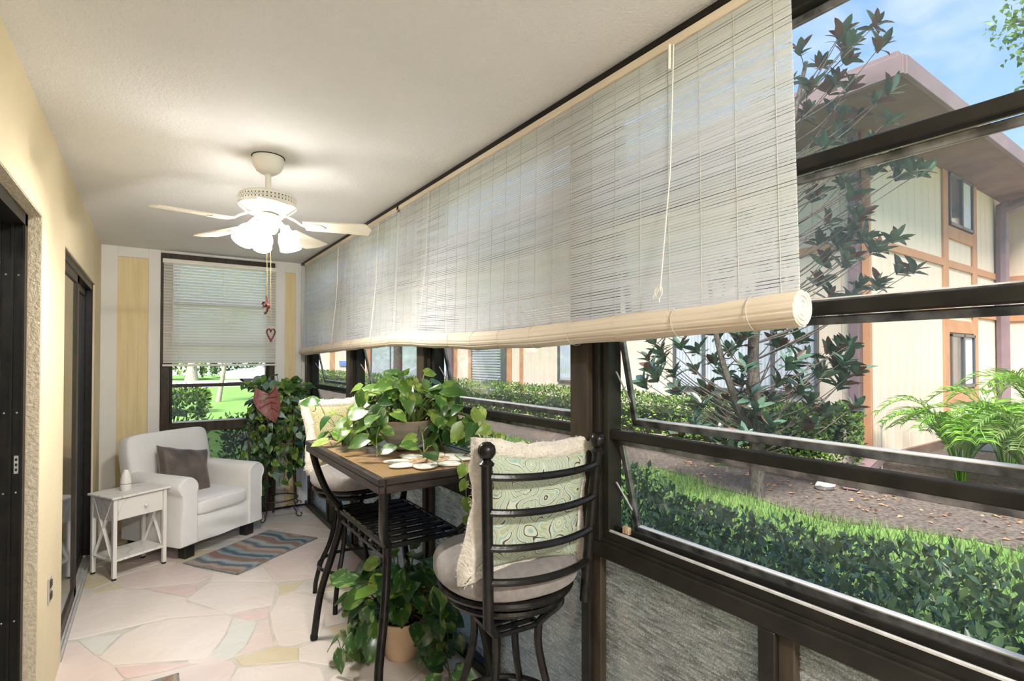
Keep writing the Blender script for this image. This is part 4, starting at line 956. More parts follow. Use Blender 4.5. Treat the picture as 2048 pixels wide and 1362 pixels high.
# ================================================================== BLINDS
def woven_blind(name, label, y_near, y_far, ys, zs, top_near, cords, rr=0.040, seed=1, xr=1.20):
    b = thing(name, label, 'blind', (xr, y_near, 1.5))
    off = Vector((xr, y_near, 1.5)); r_ = random.Random(seed)
    zr = lambda y: interp(y, ys, zs)
    ztop = 2.370; ns = 92; nseg = 14
    x_top = 1.222
    for i in range(ns):
        f = i/(ns-1); vs = []; fs = []
        yn = lerp(top_near, y_near, f); jit = r_.uniform(-0.0006, 0.0006)
        for k in range(nseg+1):
            y = lerp(yn, y_far, k/nseg); zb = zr(y)+rr*0.7
            z = lerp(ztop, zb, f) + jit + 0.0007*math.sin(k*1.7+i*0.9)
            h = (ztop-zb)/(ns-1)*0.405; x = lerp(x_top, xr-rr*0.2, f)
            for dx, dz in ((-0.0007, -h), (0.0007, -h), (0.0007, h), (-0.0007, h)): vs.append((x+dx-off.x, y-off.y, z+dz-off.z))
        for k in range(nseg):
            a, c = 4*k, 4*(k+1)
            for j in range(4): fs.append((a+j, a+(j+1) % 4, c+(j+1) % 4, c+j))
        fs += [(0, 1, 2, 3), (4*nseg+3, 4*nseg+2, 4*nseg+1, 4*nseg)]
        MB().add(vs, fs).build('slat', 'blind_slat', b, 0)
    # weaving strings
    n = int((y_far-y_near)/0.105)
    for k in range(n+1):
        f = (k+0.4)/(n+0.8); yt = lerp(top_near, y_far, f); yb = lerp(y_near, y_far, f)
        MB().tube([Vector((x_top-0.0016, yt, ztop+0.004))-off, Vector((xr-rr*0.2-0.0016, yb, zr(yb)+rr*0.6))-off], 0.0010, 4).build('weaving_string', 'weave_string', b, 0)
    # rolled-up foot of the blind
    N = 30; pts = []; rad = []
    for k in range(N+1):
        y = lerp(y_near, y_far, k/N); pts.append(Vector((xr+0.004*math.sin(k*0.8), y, zr(y)))-off); rad.append(rr*(1+0.05*math.sin(k*1.1+seed)))
    nk = 52; mb = MB(); vs = []
    for p, q_ in zip(pts, rad):
        for k in range(nk):
            a = 2*PI*(k+(0.28 if k % 2 else 0.0))/nk; r2 = q_*(1.0 if k % 4 < 3 else 0.955); vs.append((p.x+r2*math.cos(a), p.y, p.z+r2*math.sin(a)))
    fs = [(i*nk+k, i*nk+(k+1) % nk, (i+1)*nk+(k+1) % nk, (i+1)*nk+k) for i in range(N) for k in range(nk)] + [tuple(range(nk)), tuple(range(N*nk, N*nk+nk))[::-1]]
    mb.add(vs, fs).build('rolled_slats', 'blind_roll', b, 14, label='thick roll of beige slats')
    for yy, sg in ((y_near, -1), (y_far, 1)):
        sp_ = [Vector((xr+ (0.006+rr*0.86*t)*math.cos(t*20), yy+sg*0.0012, zr(yy)+(0.006+rr*0.86*t)*math.sin(t*20)))-off for t in np.linspace(0, 1, 70)]
        MB().tube(sp_, 0.0019, 5).build('coil_end', 'blind_end', b)
    n = int((y_far-y_near)/0.21)
    for k in range(n):
        y = lerp(y_near, y_far, (k+0.5)/n); rg = rr*1.05+0.0012
        MB().tube([Vector((xr+rg*math.cos(t), y+0.004*math.sin(t), zr(y)+rg*math.sin(t)))-off for t in np.linspace(0, 2*PI, 20, endpoint=False)], 0.001, 4, closed=True).build('roll_string', 'weave_string', b)
    MB().cbox(tuple(Vector((1.212, top_near, 2.374))-off), tuple(Vector((1.234, y_far, 2.400))-off), 0.003).build('head_rail', 'head_rail', b)
    for yc, zt, zb, knot in cords:
        x0 = 1.198
        cd = MB().tube([Vector((x0+0.012, yc, 2.372))-off, Vector((x0, yc+0.004, (zt+zb)/2))-off, Vector((xr-rr-0.004, yc+0.01, zb))-off], 0.0019, 5).build('pull_cord', 'cord_white', b)
        if knot:
            MB().tube([Vector((x0, yc+0.004, 2.37))-off, Vector((x0-0.001, yc+0.005, 2.30))-off], 0.004, 6).build('cord_tassel', 'cord_white', cd)
            for a in (0, 1.2): MB().tube([Vector((xr-rr-0.006, yc+0.01+0.013*math.cos(t+a)+0.006*a, zb+0.03+0.018*math.sin(t)))-off for t in np.linspace(0, 2*PI, 14, endpoint=False)], 0.0013, 5, closed=True).build('cord_loop', 'cord_white', cd)
    return b
woven_blind('woven_blind', 'near cream woven roll-up blind across the two closest window bays', 0.60, 2.998, [0.605, 0.866, 1.344, 1.66, 2.04, 2.446, 2.945], [1.597, 1.586, 1.573, 1.564, 1.563, 1.578, 1.598], 0.632, [(0.955, 2.38, 1.64, True), (2.55, 2.38, 1.62, False)])
woven_blind('woven_blind', 'far cream woven roll-up blind reaching the end wall corner', 2.975, 5.30, [2.98, 3.85, 4.52, 5.26], [1.594, 1.581, 1.566, 1.548], 2.965, [(3.30, 2.36, 1.60, False), (4.18, 2.36, 1.60, False)], seed=2, rr=0.037)

vb = thing('venetian_blind', 'cream venetian blind lowered over the end window', 'blind', (0.54, YB_-0.045, 1.42))
MB().cbox((-0.465, -0.018, 0.905), (0.465, 0.018, 0.942), 0.003).build('head_rail', 'blind_alu', vb)
sl = MB()
def slat_fn(u, v):
    a = R(60); w_ = lerp(-0.0150, 0.0150, v); c_ = 0.0022*(1-(2*v-1)**2)
    return (lerp(-0.457, 0.457, u), w_*math.cos(a)-c_*math.sin(a), w_*math.sin(a)+c_*math.cos(a))
sl.grid(slat_fn, 2, 5)
sm = sl.mesh('slat', 'venetian', 60); nsl = 34
for k in range(nsl): mobj('slat', sm, vb, (0, 0, 0.034 + k*0.0262))
MB().cbox((-0.462, -0.012, -0.008), (0.462, 0.012, 0.010), 0.003).build('bottom_rail', 'blind_alu', vb)
for x in (-0.34, 0.0, 0.34):
    MB().tube([(x, -0.014, 0.0), (x, -0.014, 0.91)], 0.0012, 4).build('ladder_cord', 'cord_white', vb)
MB().tube([(-0.385, -0.02, 0.91), (-0.388, -0.024, 0.16)], 0.004, 6).build('tilt_wand', 'cord_white', vb)
MB().tube([(0.37, -0.02, 0.91), (0.375, -0.022, 0.1), (0.36, -0.022, -0.10)], 0.0016, 5).build('lift_cord', 'cord_white', vb)

# ================================================================== CEILING FAN
fan = thing('ceiling_fan', 'white five-blade ceiling fan with three glowing lamp shades', 'ceiling fan', (0.45, 2.70, 2.44))
MB().lathe([(0, 0.0), (0.068, 0.0), (0.070, -0.012), (0.066, -0.045), (0.052, -0.068), (0.030, -0.082), (0.0, -0.084)], 28).build('canopy', 'fan_white', fan)
MB().lathe([(0.072, 0.001), (0.074, -0.003), (0.066, -0.004)], 28).build('canopy_gap', 'dark_gap', fan)
MB().lathe([(0.0135, -0.08), (0.0135, -0.155), (0.018, -0.158), (0.020, -0.175), (0.014, -0.18)], 14).build('downrod', 'fan_white', fan)
mo = MB().lathe([(0.0, -0.166), (0.06, -0.168), (0.118, -0.182), (0.126, -0.190), (0.127, -0.238), (0.120, -0.246), (0.112, -0.252), (0.085, -0.272), (0.06, -0.278), (0.0, -0.28)], 40).build('motor_housing', 'fan_white', fan)
mb = MB()
for k in range(48):
    a = 2*PI*k/48
    for s_ in (-1, 1):
        mb.tube([(0.1275*math.cos(a), 0.1275*math.sin(a), -0.196), (0.1275*math.cos(a+s_*0.13), 0.1275*math.sin(a+s_*0.13), -0.226)], 0.0016, 4)
mb.build('vent_lattice', 'fan_white', mo)
mb = MB()
for k in range(48):
    a = 2*PI*(k+0.5)/48; mb.box((0, 0, 0), (0, 0, 0)) if False else None
    c, s = math.cos(a), math.sin(a)
    mb.add([(0.1272*c-0.004*s*-1, 0.1272*s-0.004*c, -0.200), (0.1272*c-0.004*s, 0.1272*s+0.004*c, -0.200), (0.1272*c-0.004*s, 0.1272*s+0.004*c, -0.222), (0.1272*c+0.004*s, 0.1272*s-0.004*c, -0.222)], [(0, 1, 2, 3)])
mb.build('vent_slots', 'dark_gap', mo, 0)
PH = -24
for k in range(5):
    a = R(PH + 72*k)
    n = 16; out_ = []
    def wid(t): return 0.050 + 0.016*t if t < 0.93 else (0.0649)*math.sqrt(max(0, 1-((t-0.93)/0.07)**2))*1.0
    mb = MB(); r0, r1 = 0.165, 0.475
    M = Matrix.Rotation(a, 4, 'Z') @ Matrix.Translation((0, 0, -0.316)) @ Matrix.Rotation(R(-9), 4, 'X') @ Matrix.Rotation(R(1.6), 4, 'Y')
    mb.m = M; pts = [(lerp(r0, r1, i/n), wid(i/n)) for i in range(n+1)]
    poly = [(x, -w_) for x, w_ in pts] + [(x, w_) for x, w_ in pts[::-1] if w_ > 1e-5]
    mb.prism(poly, -0.003, 0.003); bld = mb.build('blade', 'fan_blade', fan, 30)
    mb = MB(); mb.m = Matrix.Rotation(a, 4, 'Z')
    mb.tube(smoothpath([(0.075, 0, -0.276), (0.12, 0, -0.296), (0.155, 0, -0.318), (0.20, 0, -0.324)], 4), 0.008, 6, flat=(1.6, 0.7)).build('blade_arm', 'fan_white', bld)
    mb = MB(); mb.m = M; mb.prism([(0.17, -0.02), (0.20, -0.042), (0.245, -0.03), (0.262, 0), (0.245, 0.03), (0.20, 0.042), (0.17, 0.02)], -0.008, -0.0035); mb.build('blade_bracket', 'fan_white', bld, 20)
MB().lathe([(0.0, -0.275), (0.040, -0.278), (0.043, -0.30), (0.045, -0.345), (0.034, -0.362), (0.012, -0.37), (0.0, -0.37)], 20).build('light_hub', 'fan_white', fan)
for k, az in enumerate((-25, 95, 215)):
    a = R(az-5); ca, sa = math.cos(a), math.sin(a)
    ar = MB().tube(smoothpath([(0.03*ca, 0.03*sa, -0.335), (0.065*ca, 0.065*sa, -0.325), (0.085*ca, 0.085*sa, -0.345)], 4), 0.009, 8).build('lamp_arm', 'fan_white', fan)
    mb = MB(); mb.m = Matrix.Translation((0.080*ca, 0.080*sa, -0.338)) @ Matrix.Rotation(a, 4, 'Z') @ Matrix.Rotation(R((-15, -58, -32)[k]), 4, 'Y') @ Matrix.Scale(0.86, 4)
    mb.lathe([(0.022, 0.0), (0.026, -0.012), (0.032, -0.022), (0.047, -0.045), (0.054, -0.070), (0.053, -0.095), (0.056, -0.122), (0.053, -0.122), (0.048, -0.095), (0.045, -0.06), (0.02, -0.02), (0.0, -0.015)], 22); shd = mb.build('lamp_shade', 'lamp_glow', fan, label='glowing frosted glass bell')
    mb2 = MB(); mb2.m = mb.m; mb2.sphere((0, 0, -0.085), (0.022, 0.022, 0.03), 14, 8).build('bulb', 'bulb_glow', shd)
    mb = MB(); mb.m = Matrix.Translation((0.080*ca, 0.080*sa, -0.338)) @ Matrix.Rotation(a, 4, 'Z') @ Matrix.Rotation(R((-15, -58, -32)[k]), 4, 'Y') @ Matrix.Scale(0.86, 4)
    mb.lathe([(0.0, 0.012), (0.024, 0.010), (0.026, -0.010), (0.0, -0.012)], 16).build('lamp_collar', 'fan_white', ar)
for dx, dy, zb in ((0.012, 0.0, -0.78), (-0.006, -0.006, -0.66)):
    MB().tube([(dx, dy, -0.37), (dx+0.004, dy, zb)], 0.0015, 5).build('pull_chain', 'brass', fan)
# dangling ornaments on the chains
def ornament(pts, r, name, label, base):
    mb = MB(); mb.m = Matrix.Translation(base) @ Matrix.Rotation(-R(34.5)+0.5, 4, 'Z')
    return mb.tube(pts, r, 6, closed=True)
hp = []
for k in range(28):
    t = 2*PI*k/28; x = 16*math.sin(t)**3; z = 13*math.cos(t)-5*math.cos(2*t)-2*math.cos(3*t)-math.cos(4*t)
    hp.append((x*0.0011, 0, z*0.0024 + (0.006 if z < 0 else 0)))
ornament(hp, 0.0042, '', '', (0.016, 0.0, -0.842)).build('heart_pendant', 'red_wood', fan, label='red wooden open heart')
mb = MB(); mb.m = Matrix.Translation((-0.006, -0.006, -0.70)) @ Matrix.Rotation(-R(34.5), 4, 'Z')
for pts, rr in (([(0, 0, 0.04), (0.003, 0, 0.02), (0, 0, 0.0)], [0.004, 0.006, 0.010]), ([(0, 0, 0.005), (-0.012, 0, 0.012), (-0.018, 0, 0.0), (-0.01, 0, -0.006)], [0.005, 0.006, 0.005, 0.004]), ([(0, 0, 0), (0.012, 0, -0.008), (0.01, 0, -0.02)], [0.008, 0.008, 0.006]), ([(0.008, 0, -0.012), (0.002, 0, -0.035), (-0.008, 0, -0.045)], [0.007, 0.005, 0.007]), ([(0, 0, -0.01), (-0.018, 0, -0.014)], [0.006, 0.003])):
    mb.tube(pts, rr, 6)
mb.build('figure_pendant', 'red_wood', fan, label='small dark red carved figure')
# fill lamp added on the ceiling behind the viewer to brighten the room
cl = thing('fill_lamp', 'added round fill lamp on the ceiling behind the viewer', 'lamp', (0.47, -1.0, 2.44))
MB().lathe([(0, 0), (0.16, 0), (0.165, -0.02), (0.15, -0.028), (0.0, -0.028)], 28).build('fill_lamp_base', 'fan_white', cl)
MB().lathe([(0.145, -0.028), (0.135, -0.06), (0.095, -0.09), (0.04, -0.104), (0.0, -0.106)], 28).build('lamp_shade', 'fill_glow', cl)  # glowing shade of the added fill lamp

# ================================================================== ARMCHAIR
def squad(mb, c, h, e1=0.35, e2=0.35, n=28, m=18):
    # superquadric block with soft edges
    def sp_(x, e_): return math.copysign(abs(x)**e_, x)
    def fn(u, v):
        a = 2*PI*u - PI; b_ = PI*v - PI/2
        return (c[0]+h[0]*sp_(math.cos(b_), e1)*sp_(math.cos(a), e2), c[1]+h[1]*sp_(math.cos(b_), e1)*sp_(math.sin(a), e2), c[2]+h[2]*sp_(math.sin(b_), e1))
    return mb.grid(fn, n, m, closeu=True)
ac = thing('armchair', 'white slipcovered armchair in the far corner', 'armchair', (0.285, 5.02, 0), R(35.4))
def armprof(s_):
    P = [(0.238, 0.10), (0.238, 0.50)]
    for k in range(13):
        t = PI - PI*1.25*k/12; P.append((0.312+0.076*math.cos(t), 0.532+0.074*math.sin(t)))
    P += [(0.362, 0.44), (0.366, 0.30), (0.372, 0.10)]
    return [(s_*x, z) for x, z in P]
for s_ in (-1, 1):
    P = armprof(s_); mb = MB(); ys_ = [-0.345, -0.352, -0.352, -0.2, 0.0, 0.26]; sc_ = [0.93, 0.97, 1, 1, 1, 0.97]
    n = len(P); vs = []
    for y, k in zip([-0.356, -0.352, -0.335, -0.15, 0.05, 0.28], [0.90, 0.97, 1.0, 1.0, 1.0, 1.0]):
        cx = sum(p[0] for p in P)/n; cz = 0.35
        vs += [(cx+(x-cx)*k, y, cz+(z-cz)*(0.5+0.5*k)) for x, z in P]
    fs = [(i*n+j, i*n+(j+1) % n, (i+1)*n+(j+1) % n, (i+1)*n+j) for i in range(5) for j in range(n)] + [tuple(range(n)), tuple(range(5*n, 6*n))[::-1]]
    if s_ > 0: fs = [f[::-1] for f in fs]
    mb.add(vs, fs).build('arm', 'slip_white', ac, 50)
    fr = [(x*1.0, -0.358, z) for x, z in [(p[0], p[1]) for p in P[1:-1]]]
    MB().tube([(s_*0.312+(x-s_*0.312)*0.93, y, 0.35+(z-0.35)*0.96) for x, y, z in fr], 0.0035, 5).build('piping', 'slip_white', ac)
mb = MB()
def skirt(u, v):
    x = lerp(-0.24, 0.24, u); z = lerp(0.10, 0.30, v)
    return (x, -0.335 - 0.012*math.sin(v*PI) - 0.008*math.sin(v*9+u*4)*(1-abs(2*u-1)**3) + 0.004*math.sin(u*11+v*6), z)
mb.grid(skirt, 26, 14).box((-0.30, -0.325, 0.105), (0.30, 0.30, 0.30)).build('base', 'slip_white', ac, 50)
mb = MB(); squad(mb, (0, -0.095, 0.352), (0.235, 0.262, 0.068), 0.35, 0.22, 36, 16).build('seat_cushion', 'slip_white', ac, 60)
MB().tube([(0.232*math.cos(t) if False else x, y, 0.408) for x, y in ((-0.225, -0.345), (0.225, -0.345))], 0.003, 5).build('cushion_piping', 'slip_white', ac)
mb = MB(); mb.m = Matrix.Translation((0, 0.22, 0.30)) @ Matrix.Rotation(R(-11), 4, 'X'); squad(mb, (0, 0, 0.285), (0.355, 0.082, 0.30), 0.22, 0.35, 44, 24).build('backrest', 'slip_white', ac, 60)
MB().cbox((-0.355, 0.17, 0.10), (0.355, 0.33, 0.50), 0.03).build('back_skirt', 'slip_white', ac, 50)
for x in (-0.315, 0.235):
    for y in (-0.325, 0.22): MB().cbox((x, y, 0.0), (x+0.08, y+0.08, 0.125), 0.006).build('leg', 'black_block', ac, label='short black block leg')
def pillow_geo(mb, W_, H_, T, pinch=0.10, n=22, puff=0.5):
    # x width, z height, y thickness
    for side in (-1, 1):
        def fn(u, v):
            a, b_ = 2*u-1, 2*v-1
            x = a*W_/2*(1-pinch*(1-b_*b_)*abs(a)**2); z = b_*H_/2*(1-pinch*(1-a*a)*abs(b_)**2)
            y = side*T/2*(max(0, (1-a**4)*(1-b_**4)))**puff
            return (x, y, z)
        mb.grid(fn, n, n) if side < 0 else mb.grid(lambda u, v: fn(1-u, v), n, n)
    return mb
def pillow_edge(W_, H_, pinch, n=12):
    P = []
    for a0, b0, da, db in ((-1, -1, 1, 0), (1, -1, 0, 1), (1, 1, -1, 0), (-1, 1, 0, -1)):
        for k in range(n):
            a = a0+2*da*k/n; b_ = b0+2*db*k/n
            kc = 1-0.07*max(0, abs(a*b_)-0.6)/0.4; P.append((kc*a*W_/2*(1-pinch*(1-b_*b_)*abs(a)**2), 0, kc*b_*H_/2*(1-pinch*(1-a*a)*abs(b_)**2)))
    return P
mb = MB(); pillow_geo(mb, 0.43, 0.39, 0.13, 0.10, 24, 0.45)
r_ = random.Random(3)
mb.v = [(x, y + 0.006*math.sin(x*38+z*21)*(abs(y) > 0.01), z) for x, y, z in mb.v]
tp_ = mb.build('throw_pillow', 'grey_velvet', None, 70)
M = Matrix.Translation((0.285, 5.02, 0)) @ Matrix.Rotation(R(35.4), 4, 'Z') @ Matrix.Translation((-0.06, 0.02, 0.580)) @ Matrix.Rotation(R(-24), 4, 'X') @ Matrix.Rotation(R(14), 4, 'Y')
tp_.matrix_world = M; tag(tp_, 'crumpled dark grey-brown velvet pillow leaning in the white armchair', 'pillow')

# ================================================================== SIDE TABLE + VASE
stb = thing('side_table', 'small white side table with drawer and crossed side braces', 'side table', (-0.20, 4.398, 0), R(29.9))
SW, SD, SH = 0.348, 0.275, 0.556
MB().cbox((-0.018, -0.018, SH-0.016), (SW+0.018, SD+0.012, SH), 0.004).build('top', 'marble', stb)
for x in (0, SW-0.024):
    for y in (0, SD-0.024): MB().cbox((x, y, 0.012), (x+0.024, y+0.024, SH-0.016), 0.002).build('leg', 'painted_white', stb); MB().lathe([(0, 0), (0.014, 0), (0.014, 0.007), (0.006, 0.012), (0, 0.012)], 10, (x+0.012, y+0.012, 0)).build('foot', 'black_block', stb)
bx_ = MB().box((0.024, 0.012, SH-0.165), (SW-0.024, SD-0.005, SH-0.016)).box((0.004, 0.024, SH-0.165), (0.020, SD-0.024, SH-0.016)).box((SW-0.020, 0.024, SH-0.165), (SW-0.004, SD-0.024, SH-0.016)).build('cabinet_box', 'marble', stb, 0)
dr = MB().cbox((0.030, 0.002, SH-0.162), (SW-0.030, 0.014, SH-0.022), 0.003).build('drawer', 'marble', stb)
MB().lathe([(0, 0), (0.005, 0), (0.005, 0.010), (0.011, 0.014), (0.012, 0.022), (0.006, 0.026), (0, 0.026)], 14).build('knob', 'ceramic_white', dr, loc=(SW*0.57, 0.002, SH-0.095), rot=(R(90), 0, 0))
MB().cbox((0.004, 0.004, 0.118), (SW-0.004, SD-0.004, 0.134), 0.003).build('shelf', 'marble', stb)
for x in (0.012, SW-0.012):
    for y0, y1 in ((0.03, SD-0.03), (SD-0.03, 0.03)):
        mb = MB().tube([(x, y0, 0.135), (x, y1, SH-0.03)], 0.0115, 4, ref=(1, 0, 0)).build('cross_brace', 'painted_white', stb, 0)
vs_ = thing('vase', 'small white egg-shaped vase with a dark red line', 'vase', (-0.142, 4.60, SH))
MB().lathe([(0, 0), (0.030, 0), (0.0335, 0.006), (0.0335, 0.045)], 22).build('base', 'vase_white', vs_)
MB().lathe([(0.0338, 0.045), (0.0338, 0.0485)], 22).build('band', 'vase_line', vs_)
MB().lathe([(0.0335, 0.0485), (0.0345, 0.065), (0.032, 0.090), (0.025, 0.117), (0.016, 0.137), (0.012, 0.142), (0.009, 0.142), (0.008, 0.12), (0, 0.1)], 22).build('body', 'vase_white', vs_)

# ================================================================== RUGS
rg = thing('rug', 'small striped rug in blue, brown and grey waves before the armchair', 'rug', (0.494, 4.048, 0), R(34.2))
MB().cbox((0.006, 0.006, 0.0), (0.774, 0.520, 0.009), 0.003).build('pile', 'rug_stripes', rg); 
MB().box((0, 0, 0), (0.78, 0.008, 0.0085)).box((0, 0.518, 0), (0.78, 0.526, 0.0085)).box((0, 0, 0), (0.008, 0.526, 0.0085)).box((0.772, 0, 0), (0.78, 0.526, 0.0085)).build('binding', 'rug_edge', rg, 0)
rg = thing('rug', 'corner of a second dark striped rug at the bottom edge of the view', 'rug', (-0.33, 2.44, 0), R(0.0))
MB().cbox((0.006, 0.006, 0.0), (0.442, 0.49, 0.009), 0.003).build('pile', 'rug_stripes', rg)
MB().box((0, 0, 0), (0.448, 0.008, 0.0085)).box((0, 0.488, 0), (0.448, 0.496, 0.0085)).box((0, 0, 0), (0.008, 0.496, 0.0085)).box((0.44, 0, 0), (0.448, 0.496, 0.0085)).build('binding', 'rug_edge', rg, 0)

# ================================================================== BAR TABLE
TX0, TX1, TY0, TY1, TH = 0.690, 1.278, 1.868, 2.982, 1.040
TC = ((TX0+TX1)/2, (TY0+TY1)/2)
bt = thing('bar_table', 'tall black iron bar table with a slate-tiled top', 'table', (TC[0], TC[1], 0))
hx, hy = (TX1-TX0)/2, (TY1-TY0)/2
MB().box((-hx+0.01, -hy+0.01, TH-0.040), (hx-0.01, hy-0.01, TH-0.008)).build('top_board', 'table_edge', bt, 0)
for lo, hi in (((-hx, -hy), (-hx+0.028, hy)), ((hx-0.028, -hy), (hx, hy)), ((-hx+0.028, -hy), (hx-0.028, -hy+0.028)), ((-hx+0.028, hy-0.028), (hx-0.028, hy))):
    MB().cbox((lo[0], lo[1], TH-0.026), (hi[0], hi[1], TH), 0.003).build('top_edge', 'table_edge', bt, 30)
    MB().cbox((lo[0]+0.002, lo[1]+0.002, TH-0.058), (hi[0]-0.002, hi[1]-0.002, TH-0.029), 0.003).build('apron', 'table_edge', bt, 30)
tw, tl = (2*hx-0.056)/2, (2*hy-0.056)/4
for i in range(2):
    for j in range(4):
        x = -hx+0.028+i*tw; y = -hy+0.028+j*tl
        MB().cbox((0.0028, 0.0028, 0), (tw-0.0028, tl-0.0028, 0.008), 0.002).build('tile', 'slate' if (i+j) % 2 else 'slate_b', bt, 30, loc=(x, y, TH-0.0095))
SZ = 0.70; sxh, syh = 0.172, 0.325
for sx_ in (-1, 1):
    for sy_ in (-1, 1):
        p = smoothpath([(sx_*(hx-0.03), sy_*(hy-0.03), TH-0.05), (sx_*(hx-0.045), sy_*(hy-0.07), TH-0.14), (sx_*(hx-0.075), sy_*(hy-0.15), TH-0.25), (sx_*sxh, sy_*syh, SZ+0.01)], 6)
        q_ = smoothpath([(sx_*sxh, sy_*syh, SZ+0.01), (sx_*sxh, sy_*syh, SZ-0.08), (sx_*(sxh+0.03), sy_*(syh+0.05), 0.45), (sx_*(hx-0.05), sy_*(hy-0.13), 0.25), (sx_*(hx-0.03), sy_*(hy-0.085), 0.01)], 6)
        lg = MB().tube(p, 0.0185, 10).tube(q_, 0.0185, 10).build('leg', 'black_iron', bt)
        MB().lathe([(0, 0), (0.019, 0), (0.021, 0.01), (0.019, 0.025), (0, 0.026)], 12, (sx_*(hx-0.03), sy_*(hy-0.085), 0)).build('foot_cap', 'black_iron', lg)
for sx_ in (-1, 1):
    MB().cbox((sx_*sxh-0.010, -syh, SZ-0.012), (sx_*sxh+0.010, syh, SZ+0.010), 0.003).build('shelf_rail', 'black_iron', bt)
    MB().cbox((sx_*sxh-0.006, -syh, SZ-0.058), (sx_*sxh+0.006, syh, SZ-0.040), 0.003).build('shelf_rail', 'black_iron', bt)
    for k in range(7):
        y = lerp(-syh+0.08, syh-0.08, k/6); MB().sphere((sx_*sxh, y, SZ-0.026), 0.0135, 10, 6).build('rail_bead', 'black_iron', bt)
for k in range(9):
    y = lerp(-syh+0.005, syh-0.005, k/8); MB().tube([(-sxh, y, SZ), (sxh, y, SZ)], 0.0125, 8).build('shelf_rod', 'black_iron', bt)

# ---- things on the bar table
def placemat(label, loc, rz, n, R0, seed):
    t_ = thing('placemat', label, 'placemat', loc, rz, group='woven petal placemats'); 
    for k in range(n):
        a = 2*PI*k/n; cx, cy = R0*math.cos(a), R0*math.sin(a)*0.8
        mb = MB(); mb.m = Matrix.Translation((cx, cy, 0.0004+0.0012*(k % 3))) @ Matrix.Rotation(a, 4, 'Z')
        el = [(0.085*math.cos(t), 0.052*math.sin(t)) for t in np.linspace(0, 2*PI, 28, endpoint=False)]
        p_ = mb.prism(el, 0, 0.003).build('petal', 'mat_light', t_, 0)
        mb = MB(); mb.m = Matrix.Translation((cx, cy, 0.0025+0.0012*(k % 3))) @ Matrix.Rotation(a, 4, 'Z')
        mb.tube([(x, y, 0) for x, y in el], 0.0018, 5, closed=True).build('rim', 'mat_edge', p_)
    el = [(0.10*math.cos(t), 0.075*math.sin(t)) for t in np.linspace(0, 2*PI, 28, endpoint=False)]
    MB().prism(el, 0.004, 0.0065).build('centre', 'mat_brown', t_, 0)
placemat('woven oval-petal placemat at the near end of the table', (1.0, 2.09, TH), 0.3, 8, 0.125, 1)
placemat('woven oval-petal placemat at the far end of the table', (1.0, 2.78, TH), 0.9, 8, 0.115, 2)
PB = (1.035, 2.44)
sa_ = thing('saucer', 'wide white saucer under the bowl planter', 'saucer', (PB[0], PB[1], TH+0.0075))
MB().lathe([(0, 0.0), (0.085, 0.0), (0.128, 0.014), (0.137, 0.021), (0.133, 0.022), (0.085, 0.007), (0, 0.006)], 36).build('dish', 'ceramic_white', sa_)

# pothos builder
def pothos(root, soil_z, soil_r, stalks, vines, size, mats, wts, seed, zfloor, xmax=None, origin=(0, 0, 0), geos=None, limit=300, stem='stem'):
    rr = random.Random(seed); items = []; geos = geos or G_POTHOS
    def clampx(p):
        if xmax is not None and p.x > xmax: p = Vector((xmax-rr.random()*0.03, p.y, p.z))
        return Vector((p.x, p.y, max(p.z, zfloor+0.006)))
    def leaf(p, out, up=0.8, s=1.0):
        d = out*0.7 + rv(rr)*0.5 + Vector((0, 0, -0.35)); d.normalize()
        n_ = Vector((0, 0, up)) + rv(rr)*0.45 + Vector((-0.35, -0.55, 0.15)) + out*0.3
        sz = size*s*rr.uniform(0.75, 1.25)
        tip = p+d*sz
        if xmax is not None and tip.x > xmax+0.02: d.x = -abs(d.x)*0.5; d.normalize()
        if tip.z < zfloor: d.z = abs(d.z)*0.3; d.normalize()
        items.append((p, d, n_, sz, rr.randrange(len(geos)), rr.choices(range(len(mats)), wts)[0]))
    for a0, a1, rad0, rad1, h0, h1, n in stalks:
        for k in range(n):
            a = rr.uniform(a0, a1); b0 = Vector((math.cos(a), math.sin(a), 0)); r1 = rr.uniform(rad0, rad1)
            st = b0*rr.uniform(0.1, 0.9)*soil_r + Vector((0, 0, soil_z)); en = clampx(b0*r1 + Vector((0, 0, soil_z+rr.uniform(h0, h1))))
            md = st.lerp(en, 0.55) + Vector((0, 0, 0.05)) + rv(rr)*0.015
            MB().tube(smoothpath([st, md, en], 4), 0.0022, 5).build('stalk', stem, root)
            leaf(en, b0 + rv(rr)*0.3)
    for path, sp_, sc_ in vines:
        pts = [clampx(Vector(p)) for p in smoothpath(path, 7)]
        MB().tube(pts, [0.0030]*(len(pts)-4)+[0.0024]*4, 5).build('vine', stem, root)
        acc = 0; side = 1
        for i in range(2, len(pts)):
            acc += (pts[i]-pts[i-1]).length
            if acc > sp_ or i == len(pts)-1:
                acc = 0; side = -side
                dirv = (pts[i]-pts[i-1]).normalized(); sd2 = dirv.cross(Vector((0, 0, 1)))
                if sd2.length < 0.05: sd2 = rv(rr)
                sd2.normalize(); en = clampx(pts[i] + sd2*side*rr.uniform(0.015, 0.045)*size/0.09 + Vector((0, 0, rr.uniform(0.01, 0.05)*size/0.09)))
                MB().tube([pts[i], (pts[i]+en)/2+Vector((0, 0, 0.008)), en], 0.0018, 4).build('stalk', stem, root)
                leaf(en, sd2*side + dirv*0.5, 0.6, sc_)
    place_leaves(root, items, geos, mats, limit=limit, origin=origin)
